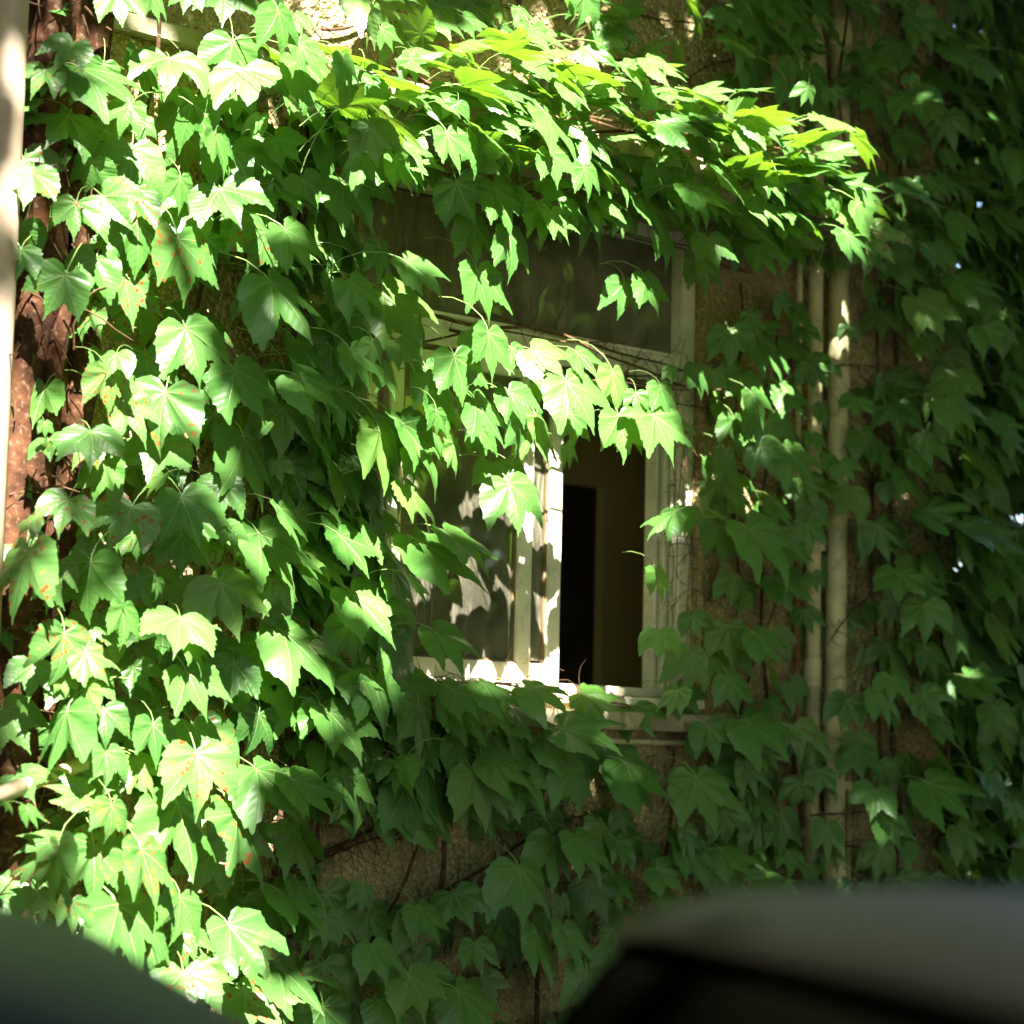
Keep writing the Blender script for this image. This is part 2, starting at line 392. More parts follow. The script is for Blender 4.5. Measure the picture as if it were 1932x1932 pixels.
def dry(name, label, runs, seed, side=26, y=-.012, group='dry vine stems'):
    q = random.Random(seed); mb = MB()
    for (p0, p1, r, amp) in runs:
        n = max(8, int((Vector(p1)-Vector(p0)).length/.03))
        pts = wiggle(p0, p1, n, amp, .4, q.randint(0, 9999))
        mb.tube(pts, [r*(1-.5*i/n) for i in range(n+1)], 6, False)
        for k in range(side):
            s0 = Vector(q.choice(pts)); d = Vector((q.uniform(-1, 1), q.uniform(-.25, .05), q.uniform(-1, .8))).normalized()
            pp = [s0]
            for i in range(q.randint(3, 7)):
                d = (d+Vector((q.uniform(-.6, .6), q.uniform(-.2, .1), q.uniform(-.6, .6)))).normalized()
                pp.append(pp[-1]+d*q.uniform(.01, .03))
            mb.tube(pp, [max(.0007, .0016*(1-.7*i/len(pp))) for i in range(len(pp))], 4, False)
    t = tag(link(name, mb.mesh(name, MAT['twig'])), label, 'dry vine', group)
    return t
dry('dry_vine', 'thin brown dry vine lying along the window transom',
    [((4.25, .012, 2.86), (5.10, -.01, 2.79), .005, .012), ((4.1, .006, 2.80), (5.2, -.012, 2.73), .005, .015), ((4.5, .01, 2.75), (5.3, -.015, 2.82), .004, .015), ((4.6, .0, 2.70), (5.25, -.02, 2.69), .003, .014)], 21, 34)
dry('dry_vine', 'dark dry vine crossing the window head under the hood',
    [((3.8, .035, 3.16), (5.2, -.01, 3.21), .004, .012), ((3.7, .02, 3.23), (5.3, -.01, 3.25), .005, .014), ((4.2, .03, 3.25), (5.3, -.02, 3.16), .004, .018)], 22, 30)
dry('dry_vine', 'dark dry vines climbing the bare wall patch below the window',
    [((3.55, -.012, 1.30), (4.5, -.012, 1.62), .008, .018), ((3.5, -.012, 1.25), (4.15, -.012, 1.50), .005, .02), ((3.8, -.012, 1.12), (4.6, -.012, 1.46), .006, .02), ((3.9, -.012, 1.16), (4.7, -.012, 1.40), .004, .02), ((3.6, -.012, 1.10), (4.6, -.012, 1.28), .006, .02), ((4.1, -.012, .95), (4.7, -.012, 1.12), .005, .02)], 23, 40)
dry('dry_vine', 'wispy dry vine strands hanging down the right window jamb',
    [((5.0, -.03, 2.62), (4.96, -.05, 2.02), .0022, .012), ((5.02, -.04, 2.62), (4.985, -.045, 2.2), .0018, .012), ((4.97, -.04, 2.5), (4.93, -.06, 1.95), .0015, .016), ((5.11, .02, 2.6), (5.10, .02, 1.9), .002, .012)], 24, 12)
dry('dry_vine', 'dry vine twigs heaped on the window sill',
    [((3.95, -.03, 1.815), (4.5, -.05, 1.80), .004, .014), ((4.0, -.04, 1.805), (4.7, -.07, 1.77), .004, .014), ((3.85, -.05, 1.80), (4.4, -.08, 1.765), .003, .02)], 25, 34)
dry('dry_vine', 'dry vine twining across the cream pipes on the right',
    [((5.45, -.09, 2.86), (5.85, -.15, 2.90), .004, .02), ((5.5, -.12, 1.42), (5.85, -.15, 1.50), .004, .02), ((5.52, -.12, 1.36), (5.82, -.15, 1.33), .003, .02), ((5.6, -.12, 2.0), (5.8, -.15, 2.22), .003, .02), ((5.14, -.012, 2.1), (5.5, -.02, 2.9), .003, .03), ((5.2, -.012, 2.55), (5.48, -.02, 2.45), .003, .02)], 26, 20)
dry('dry_vine', 'dark dry vines spread over the wall above the window hood',
    [((3.3, -.012, 3.75), (5.3, -.012, 3.72), .005, .03), ((3.6, -.012, 3.6), (5.3, -.012, 3.95), .005, .03), ((4.6, -.012, 3.5), (5.35, -.012, 3.85), .004, .03)], 27, 40)

# ------------------------------------------------------------------ leaf meshes
HALF = [(.0, -1.08), (.032, -.95), (.10, -.81), (.172, -.67), (.222, -.52), (.32, -.575), (.44, -.655), (.56, -.745), (.665, -.835),
        (.665, -.66), (.67, -.50), (.675, -.35), (.655, -.20), (.61, -.06), (.535, .075), (.42, .17), (.285, .215), (.15, .19), (.06, .10)]
def outline(q, teeth, simple_=False):
    sin_d = q.uniform(.82, 1.16); wid = q.uniform(.92, 1.10); tipa = q.uniform(-.08, .08)
    out = []
    for sgn in (1, -1):
        kx = wid*q.uniform(.93, 1.07); ky = q.uniform(.94, 1.06); side = []
        for i, (x, y) in enumerate(HALF):
            if simple_ and i % 2 and i not in (8,): continue
            if i in (3, 4, 5): y = y*(sin_d if i == 4 else (1+sin_d)/2)
            if i in (7, 8): x *= 1+tipa*.6; y *= 1-tipa
            side.append([x*kx*sgn, y*(ky if i else 1)])
        if teeth:
            s2 = []
            for a, b in zip(side[:-1], side[1:]):
                s2.append(a); mx, my = (a[0]+b[0])/2, (a[1]+b[1])/2
                L = math.hypot(mx, my); t = q.uniform(-.004, .062)
                # the tooth leans to the tip
                s2.append([mx*(1+t/L)+(b[0]-a[0])*-.12, my*(1+t/L)-.022*q.random()])
            s2.append(side[-1]); side = s2
        out.append(side)
    R, Lf = out
    return R+[[0, .03]]+Lf[::-1][:-1]       # tip -> right side -> notch -> left side
def leaf_geo(seed, curl=1., teeth=True, low=False):
    q = random.Random(seed); pts = outline(q, teeth and not low, low)
    rings = (.5, 1.) if low else (.14, .38, .62, .82, 1.)
    fold = q.uniform(.03, .26)*curl; droop = q.uniform(.10, .34)*curl; tipc = q.uniform(.05, .5)*curl; cup = q.uniform(-.18, .10)*curl
    wav = q.uniform(.015, .05)*curl; nw = q.choice((4, 5, 7, 9)); ph = q.uniform(0, 6.28); twist = q.uniform(-.25, .25)*curl
    bend = q.uniform(-.12, .12)
    def shape(x, y):
        r = math.hypot(x, y); a = math.atan2(x, -y); ax = abs(x)
        z = fold*ax-droop*ax*ax*1.3-.10*droop*r*r-tipc*max(0, -y-.45)**2+cup*max(0, r-.5)*(1-math.cos(a*2.0))*.6
        z += wav*r*r*math.sin(nw*a+ph)+twist*x*y*.5
        z += .022*curl*math.cos(a*360/42.)*min(1, r*2)*(1-.4*r)          # pleats between the main veins
        return (x+bend*y*y, y, z)
    v = [(0, 0, 0)]; uv = [(0, 0)]; f = []; n = len(pts)
    for f_ in rings:
        for x, y in pts: v.append(shape(x*f_, y*f_)); uv.append((x*f_, y*f_))
    for k in range(n): f.append((0, 1+(k+1) % n, 1+k))
    for i in range(len(rings)-1):
        o = 1+i*n
        for k in range(n):
            k2 = (k+1) % n; f.append((o+k, o+k2, o+n+k2, o+n+k))
    f = [tuple(reversed(t)) if len(t) == 4 else t for t in f]
    # every face must face +Z (the upper side)
    g = []
    for t in f:
        a, b, c = (Vector((uv[i][0], uv[i][1], 0)) for i in t[:3])
        g.append(t if (b-a).cross(c-a).z > 0 else tuple(reversed(t)))
    uv = [(.5+x/2.4, .68+y/2.4) for x, y in uv]
    nb = len(g)
    L = q.uniform(.75, 1.15); sx = q.uniform(-.18, .18)
    pet = [(0, -.02, .004), (sx*.1, .13, -.005), (sx*.4, .40*L, -.10), (sx*.8, .74*L, -.36), (sx, .98*L, -.72), (sx, 1.08*L, -1.05)]
    mb = MB(); mb.tube(pet, [.015, .012, .011, .011, .012, .015], 4 if low else 6, False)
    o = len(v); v += mb.v; uv += [(.5, .5)]*len(mb.v); g += [tuple(o+i for i in t) for t in mb.f]
    return v, g, uv, nb
def leaf_mesh(geo, mat):
    v, f, uv, nb = geo
    me = bpy.data.meshes.new('leaf'); me.from_pydata(v, [], f); me.update()
    ul = me.uv_layers.new(name='UVMap'); li = np.empty(len(me.loops), int); me.loops.foreach_get('vertex_index', li)
    ul.data.foreach_set('uv', np.array(uv)[li].astype('f').ravel())
    me.materials.append(mat); me.materials.append(MAT['petiole'])
    me.polygons.foreach_set('material_index', [0 if i < nb else 1 for i in range(len(f))])
    me.polygons.foreach_set('use_smooth', [True]*len(f))
    return me
GEO = [leaf_geo(100+i, 1.0) for i in range(30)]
GEOC = [leaf_geo(300+i, 1.7) for i in range(8)]
LOW = [leaf_geo(100+i, 1.0, low=True) for i in range(8)]
LEAF = {'c': [leaf_mesh(g, MAT['leaf']) for g in GEO], 's': [leaf_mesh(g, MAT['leaf_spot']) for g in GEO[:6]+GEOC]}

CURLED = [leaf_mesh(g, MAT['leaf']) for g in GEOC]
def quat_of(t, n):
    t = t.normalized(); y = -t; z = (n-y*n.dot(y)).normalized(); x = y.cross(z)
    return Matrix((x, y, z)).transposed().to_quaternion()
def flat_leaf(seed):
    q = random.Random(seed); pts = outline(q, False, True)
    v = [(0, -.3, .05)]+[(x, y, -.10*abs(x)-.06*y*y) for x, y in pts]; n = len(pts)
    g = []
    for k in range(n):
        a, b, c = 0, 1+(k+1) % n, 1+k
        A, B_, C_ = Vector(v[a]), Vector(v[b]), Vector(v[c])
        g.append((a, b, c) if (B_-A).cross(C_-A).z > 0 else (a, c, b))
    return v, g, [(.5+p[0]/2.4, .68+p[1]/2.4) for p in v], len(g)
FLAT = [flat_leaf(500+i) for i in range(6)]
def joined(name, items, mat, parent=None, geos=None):
    V = []; F = []; UV = []; R = []; MI = []; q = random.Random(5); o = 0
    arr = [(np.array(g[0]), g[1], np.array(g[2]), g[3]) for g in (geos or LOW)]
    for (p, qt, s) in items:
        v, f, uv, nb = q.choice(arr); m = np.array(qt.to_matrix())*s
        V.append(v@m.T+np.array(p)); F += [tuple(o+i for i in t) for t in f]; UV.append(uv)
        R.append(np.full(len(v), q.random())); MI += [0 if i < nb else 1 for i in range(len(f))]; o += len(v)
    me = bpy.data.meshes.new(name); me.from_pydata(np.concatenate(V).tolist(), [], F); me.update()
    li = np.empty(len(me.loops), int); me.loops.foreach_get('vertex_index', li)
    me.uv_layers.new(name='UVMap').data.foreach_set('uv', np.concatenate(UV)[li].astype('f').ravel())
    me.attributes.new('rnd', 'FLOAT', 'POINT').data.foreach_set('value', np.concatenate(R).astype('f'))
    me.materials.append(mat); me.materials.append(MAT['petiole'])
    me.polygons.foreach_set('material_index', MI); me.polygons.foreach_set('use_smooth', [True]*len(F))
    ob = link(name, me, parent); ob['kind'] = 'stuff'
    return ob

def inside(x, z, poly):
    c = False; j = len(poly)-1
    for i in range(len(poly)):
        xi, zi = poly[i]; xj, zj = poly[j]
        if (zi > z) != (zj > z) and x < (xj-xi)*(z-zi)/(zj-zi)+xi: c = not c
        j = i
    return c
def scatter(poly, n, off, tdir, tn, nrm, nn, size, seed, holes=()):
    q = random.Random(seed); xs = [p[0] for p in poly]; zs = [p[1] for p in poly]; out = []; pts = []
    while len(out) < n:
        best = None
        for k in range(5):
            for _ in range(400):
                x, z = q.uniform(min(xs), max(xs)), q.uniform(min(zs), max(zs))
                if inside(x, z, poly) and not any(inside(x, z, h) for h in holes): break
            d = min(((x-a)**2+(z-b)**2 for a, b in pts), default=1)
            if best is None or d > best[0]: best = (d, x, z)
        _, x, z = best; pts.append((x, z))
        t = Vector(tdir)+Vector((q.gauss(0, tn), q.gauss(0, tn), q.gauss(0, tn)))
        nv = Vector(nrm)+Vector((q.gauss(0, nn), q.gauss(0, nn), q.gauss(0, nn)))
        out.append((Vector((x, -q.uniform(*off), z)), quat_of(t, nv), q.uniform(*size)))
    return out

TABLE = {
'A':'''c 2.869 -0.198 3.433 0.800 0.569 -0.160 -0.109 0.090;c 2.959 -0.207 3.448 0.742 0.643 0.007 0.190 0.070;c 3.066 -0.206 3.487 0.718 0.593 -0.146 -0.336 0.068;c 3.208 -0.150 3.535 0.835 0.514 -0.092 -0.173 0.118;c 3.037 -0.174 3.311 0.889 0.410 -0.055 -0.197 0.129;c 2.765 -0.216 3.220 0.858 0.348 -0.170 0.336 0.167;s 2.781 -0.172 3.224 0.572 0.519 -0.195 -0.604 0.103;c 2.764 -0.173 3.113 0.834 0.435 0.080 -0.329 0.131;c 3.101 -0.188 3.213 0.595 0.618 -0.293 -0.422 0.127;c 2.922 -0.205 3.055 0.767 0.622 -0.070 -0.138 0.139;c 3.158 -0.241 2.992 0.870 0.404 -0.249 -0.138 0.135;s 2.754 -0.245 2.884 0.684 0.631 -0.206 -0.301 0.087;c 2.933 -0.225 2.876 0.725 0.687 -0.040 -0.005 0.135;c 2.826 -0.222 2.767 0.640 0.635 -0.145 -0.407 0.112;s 3.033 -0.252 2.844 0.755 0.634 0.056 0.157 0.161;s 2.923 -0.114 3.155 0.869 0.460 -0.035 -0.178 0.081;c 3.276 -0.122 3.281 0.691 0.702 -0.135 -0.103 0.077;c 3.127 -0.247 3.138 0.763 0.573 0.114 0.277 0.123;s 2.631 -0.248 2.938 0.765 0.547 -0.135 -0.313 0.105;s 2.621 -0.234 2.753 0.643 0.621 -0.217 -0.393 0.082;s 3.131 -0.114 3.147 0.707 0.698 0.067 0.094 0.121;c 3.081 -0.176 3.017 0.699 0.702 0.099 0.092 0.088;s 2.845 -0.168 2.661 0.599 0.536 -0.325 -0.498 0.098;s 2.918 -0.203 2.737 0.752 0.655 0.000 0.080 0.125;s 2.993 -0.233 2.779 0.584 0.549 -0.379 -0.462 0.052;c 3.263 -0.169 2.946 0.762 0.639 -0.078 0.071 0.093;c 3.153 -0.194 2.873 0.777 0.615 -0.043 0.126 0.074;s 2.661 -0.191 3.173 0.857 0.403 0.092 -0.307 0.052;s 2.671 -0.169 3.132 0.585 0.365 -0.012 -0.725 0.076;c 2.722 -0.151 3.374 0.854 0.222 -0.308 0.354 0.048;s 2.841 -0.268 2.490 0.744 0.662 0.056 0.066 0.101;c 3.070 -0.243 2.632 0.787 0.600 -0.114 0.083 0.150;s 3.010 -0.260 2.465 0.665 0.616 -0.223 -0.359 0.151;c 3.194 -0.276 2.541 0.820 0.543 -0.112 0.144 0.148;s 2.773 -0.321 2.336 0.891 0.414 -0.110 -0.152 0.108;s 2.712 -0.340 2.170 0.795 0.486 -0.066 -0.357 0.100;s 2.906 -0.297 2.174 0.729 0.559 -0.074 -0.388 0.119;c 3.049 -0.287 2.213 0.796 0.593 -0.112 0.037 0.136;c 2.801 -0.298 2.038 0.657 0.538 -0.347 -0.398 0.137;s 2.630 -0.316 2.049 0.596 0.449 -0.404 -0.529 0.157;s 2.678 -0.314 1.994 0.734 0.635 0.202 0.129 0.089;c 3.153 -0.309 2.014 0.815 0.555 -0.161 0.041 0.145;c 3.003 -0.370 1.918 0.899 0.379 0.013 -0.222 0.128;c 3.025 -0.378 1.860 0.846 0.496 0.036 0.194 0.080;s 2.715 -0.339 1.866 0.745 0.656 0.119 0.005 0.118;s 2.767 -0.349 1.828 0.847 0.494 -0.129 0.147 0.088;c 2.812 -0.309 1.880 0.876 0.411 -0.208 0.144 0.030;c 2.849 -0.368 1.933 0.758 0.623 0.157 0.111 0.094;s 3.034 -0.207 2.347 0.824 0.435 -0.150 -0.331 0.126;c 3.093 -0.225 2.130 0.769 0.636 -0.053 -0.036 0.108;c 2.894 -0.197 2.286 0.630 0.528 -0.294 -0.487 0.103;c 3.226 -0.196 2.266 0.753 0.641 0.114 0.098 0.075;c 3.157 -0.321 2.151 0.831 0.536 -0.068 0.133 0.067;c 2.862 -0.304 2.194 0.182 0.119 0.737 -0.640 0.034;c 2.989 -0.292 2.254 0.566 0.349 -0.296 -0.686 0.060;c 2.944 -0.357 2.002 0.729 0.627 0.228 0.154 0.050;s 2.633 -0.333 2.123 0.613 0.362 -0.137 -0.689 0.055;c 2.679 -0.273 2.351 0.765 0.640 0.019 0.067 0.035;c 2.668 -0.313 2.299 0.835 0.484 0.263 -0.007 0.030;c 2.725 -0.323 1.770 0.814 0.577 -0.029 0.062 0.048;c 2.774 -0.352 1.743 0.647 0.478 -0.354 -0.477 0.067;c 2.733 -0.336 1.691 0.597 0.402 -0.432 -0.543 0.144;s 2.824 -0.342 1.698 0.788 0.605 -0.088 -0.074 0.090;c 2.961 -0.339 1.668 0.784 0.618 0.062 0.012 0.099;c 3.027 -0.372 1.790 0.834 0.541 -0.076 0.085 0.118;s 3.049 -0.388 1.602 0.802 0.591 -0.073 -0.048 0.147;c 3.093 -0.310 1.667 0.834 0.539 -0.107 0.053 0.100;s 2.774 -0.363 1.500 0.518 0.204 0.306 -0.772 0.092;s 2.829 -0.348 1.603 0.802 0.591 0.062 0.057 0.090;c 2.936 -0.308 1.584 0.855 0.497 -0.026 0.147 0.089;s 2.816 -0.406 1.484 0.781 0.607 0.138 0.053 0.084;s 2.796 -0.370 1.385 0.795 0.604 0.053 -0.022 0.127;s 2.674 -0.425 1.396 0.575 0.366 -0.518 -0.516 0.121;s 2.657 -0.381 1.365 0.634 0.324 -0.263 -0.651 0.080;s 2.695 -0.381 1.404 0.611 0.227 0.015 -0.758 0.094;s 2.886 -0.425 1.385 0.828 0.522 0.131 0.155 0.137;c 3.041 -0.327 1.487 0.829 0.533 0.097 0.138 0.183;s 2.623 -0.431 1.290 0.833 0.537 0.077 0.108 0.076;s 2.703 -0.441 1.274 0.795 0.600 0.092 -0.005 0.071;c 2.838 -0.414 1.261 0.856 0.500 0.033 0.130 0.187;s 3.006 -0.435 1.104 0.870 0.459 -0.087 -0.159 0.128;s 3.155 -0.393 1.206 0.883 0.445 -0.047 0.143 0.147;c 3.024 -0.381 1.272 0.773 0.612 0.165 0.024 0.107;c 2.617 -0.379 1.474 0.863 0.444 0.063 0.233 0.051;c 2.562 -0.383 1.486 0.917 0.345 0.193 -0.061 0.030;c 2.620 -0.330 1.702 0.872 0.356 0.334 -0.044 0.030''',
'B':'''c 3.191 -0.276 3.295 0.858 0.450 -0.189 -0.161 0.136;c 3.332 -0.123 3.110 0.787 0.593 -0.093 0.145 0.159;c 3.313 -0.250 3.147 0.815 0.449 -0.309 0.194 0.086;c 3.306 -0.312 2.903 0.835 0.495 -0.097 0.220 0.139;c 3.262 -0.320 2.765 0.845 0.475 -0.085 0.232 0.181;c 3.245 -0.275 3.184 0.543 0.514 -0.302 -0.592 0.060;c 3.264 -0.257 3.434 0.548 0.524 -0.034 -0.651 0.048;c 3.599 -0.338 2.428 0.774 0.606 0.106 0.151 0.161;c 3.599 -0.247 2.015 0.885 0.408 -0.079 0.211 0.172;c 3.527 -0.283 2.157 0.874 0.430 -0.032 0.223 0.124;c 3.740 -0.094 2.304 0.815 0.540 0.090 0.193 0.167;c 3.276 -0.204 2.391 0.799 0.563 0.085 0.195 0.187;c 3.367 -0.296 2.545 0.882 0.349 -0.174 0.264 0.140;c 3.315 -0.228 2.150 0.850 0.491 -0.026 0.191 0.183;c 3.420 -0.201 1.911 0.886 0.398 -0.084 0.222 0.187;c 3.463 -0.120 2.410 0.793 0.570 0.098 0.189 0.187;c 3.312 -0.320 2.204 0.829 0.475 0.132 0.264 0.110''',
'C':'''c 3.135 -0.494 3.382 0.750 0.640 -0.017 0.169 0.104;c 3.222 -0.465 3.324 0.811 0.531 -0.096 0.226 0.094;c 3.293 -0.382 3.317 0.824 0.502 -0.098 0.243 0.167;c 3.254 -0.407 3.416 0.835 0.462 -0.155 0.255 0.062;c 3.376 -0.550 3.434 0.271 0.245 -0.588 -0.722 0.103;c 3.535 -0.381 3.454 0.794 0.570 -0.102 0.182 0.067;c 3.617 -0.390 3.391 0.893 0.228 -0.252 0.293 0.113;c 3.606 -0.419 3.382 0.739 0.664 -0.097 0.055 0.065;c 3.287 -0.560 3.282 0.764 0.612 0.025 0.205 0.086;c 3.926 -0.451 3.489 0.506 0.072 -0.062 -0.857 0.151;c 3.843 -0.506 3.430 0.954 0.007 0.000 0.300 0.116;c 4.083 -0.418 3.448 0.962 -0.085 0.021 0.260 0.128;c 3.808 -0.389 3.426 0.583 -0.084 0.170 -0.790 0.097;c 4.166 -0.485 3.417 0.900 -0.028 -0.347 0.264 0.106;c 4.377 -0.468 3.414 0.633 -0.254 0.439 -0.585 0.106;c 4.429 -0.414 3.431 0.953 0.088 0.011 0.291 0.120;c 4.363 -0.515 3.522 0.897 0.328 -0.173 0.241 0.112;c 3.511 -0.433 3.312 0.922 0.148 0.036 0.355 0.141;c 3.704 -0.416 3.324 0.908 0.199 -0.219 0.297 0.132;c 4.050 -0.514 3.386 0.873 0.401 -0.149 0.235 0.091;c 4.228 -0.419 3.414 0.922 0.220 -0.164 0.274 0.137;c 3.837 -0.490 3.270 0.909 0.235 -0.200 0.282 0.126;c 4.060 -0.362 3.311 0.682 0.728 0.056 0.034 0.053;c 4.352 -0.410 3.380 0.911 0.242 0.086 0.323 0.165;c 4.180 -0.453 3.298 0.859 0.453 -0.114 0.212 0.119;c 3.997 -0.489 3.313 0.853 0.444 0.008 0.274 0.160;c 4.220 -0.268 3.432 0.820 0.517 -0.203 0.141 0.081;c 3.400 -0.526 3.141 0.749 0.606 -0.252 -0.093 0.101;c 3.436 -0.498 3.201 0.805 0.557 -0.066 0.195 0.065;c 3.622 -0.551 3.164 0.774 0.618 -0.046 0.130 0.101;c 3.753 -0.506 3.189 0.714 0.689 0.062 0.104 0.105;c 3.674 -0.527 3.258 0.679 0.719 -0.093 -0.115 0.054;c 3.909 -0.455 3.206 0.741 0.666 -0.007 0.083 0.080;c 3.990 -0.530 3.188 0.774 0.622 -0.077 0.090 0.093;c 4.141 -0.497 3.184 0.771 0.626 -0.030 0.108 0.089;c 4.326 -0.368 3.252 0.875 0.416 -0.074 0.237 0.129;c 4.522 -0.387 3.270 0.760 0.638 0.021 0.123 0.118;c 5.042 -0.487 3.596 0.626 0.771 0.004 -0.115 0.057;c 5.385 -0.276 3.703 0.732 0.625 -0.259 -0.073 0.055;c 4.751 -0.518 3.440 0.969 -0.001 -0.037 0.245 0.158;c 4.914 -0.365 3.503 0.530 -0.104 0.128 -0.832 0.075;c 4.726 -0.556 3.417 0.887 0.358 -0.222 0.190 0.106;c 4.931 -0.540 3.403 0.971 -0.081 -0.072 0.213 0.158;c 4.499 -0.568 3.389 0.915 0.233 -0.229 0.237 0.089;c 4.754 -0.489 3.394 0.505 -0.027 0.084 -0.858 0.121;c 4.705 -0.542 3.379 0.868 0.432 -0.171 0.174 0.082;c 4.996 -0.418 3.380 0.971 -0.140 -0.005 0.193 0.101;c 5.241 -0.390 3.459 0.920 0.133 -0.299 0.214 0.119;c 5.034 -0.483 3.362 0.958 0.117 0.022 0.261 0.146;c 4.821 -0.524 3.291 0.846 0.499 -0.123 0.145 0.102;c 5.084 -0.382 3.338 0.888 0.402 -0.091 0.203 0.141;c 5.264 -0.414 3.288 0.905 0.334 -0.191 0.183 0.118;c 5.186 -0.475 3.292 0.685 0.727 0.049 0.010 0.059;c 5.153 -0.539 3.168 0.861 0.479 -0.056 0.165 0.112;c 5.271 -0.486 3.163 0.897 0.383 -0.133 0.174 0.078;c 4.828 -0.471 3.234 0.887 0.403 -0.077 0.212 0.131;c 4.527 -0.503 3.179 0.872 0.433 -0.042 0.223 0.109;c 4.703 -0.407 3.228 0.868 0.447 -0.045 0.212 0.116''',
'T':'''c 3.586 -0.210 3.596 0.719 0.675 -0.166 0.005 0.067;c 3.796 -0.218 3.536 0.708 -0.322 0.332 -0.533 0.104;c 3.835 -0.246 3.578 0.882 0.338 -0.171 0.281 0.077;c 4.145 -0.248 3.634 0.899 0.311 -0.088 0.295 0.139;c 4.115 -0.244 3.673 0.812 0.539 -0.060 0.215 0.058;c 4.385 -0.230 3.628 0.810 0.420 -0.385 0.140 0.104;c 4.538 -0.154 3.724 0.836 0.497 -0.062 0.224 0.123;c 4.615 -0.218 3.647 0.835 -0.137 -0.469 0.252 0.108;c 4.438 -0.200 3.738 0.890 0.255 -0.289 0.246 0.075;c 4.510 -0.214 3.720 0.884 0.328 -0.236 0.233 0.092;c 4.646 -0.114 3.823 0.812 -0.106 -0.513 0.257 0.076;c 3.873 -0.182 3.646 0.862 0.399 -0.173 0.260 0.073;c 4.038 -0.151 3.682 0.852 0.390 -0.265 0.227 0.082;c 4.100 -0.187 3.617 0.819 0.436 -0.333 0.168 0.050;c 3.924 -0.244 3.604 0.858 0.409 -0.195 0.241 0.079;c 5.096 -0.172 3.970 0.842 0.440 -0.275 0.148 0.128;c 5.187 -0.237 3.971 0.902 0.305 -0.216 0.216 0.120;c 5.439 -0.158 4.044 0.787 0.577 -0.207 0.065 0.077;c 5.610 -0.159 4.079 0.890 0.324 -0.264 0.183 0.108;c 4.968 -0.228 3.860 0.751 0.490 0.017 -0.443 0.083;c 5.039 -0.129 3.902 0.914 0.270 -0.182 0.242 0.129;c 5.151 -0.144 3.871 0.908 0.296 -0.184 0.230 0.127;c 5.299 -0.225 3.904 0.806 0.548 -0.204 0.090 0.092;c 5.327 -0.110 3.907 0.736 0.672 -0.044 0.068 0.103;c 5.251 -0.225 3.779 0.745 0.662 -0.062 0.059 0.084;c 5.373 -0.204 3.782 0.768 0.623 0.012 0.147 0.122;c 5.766 0.006 3.966 0.655 0.752 0.060 0.033 0.084''',
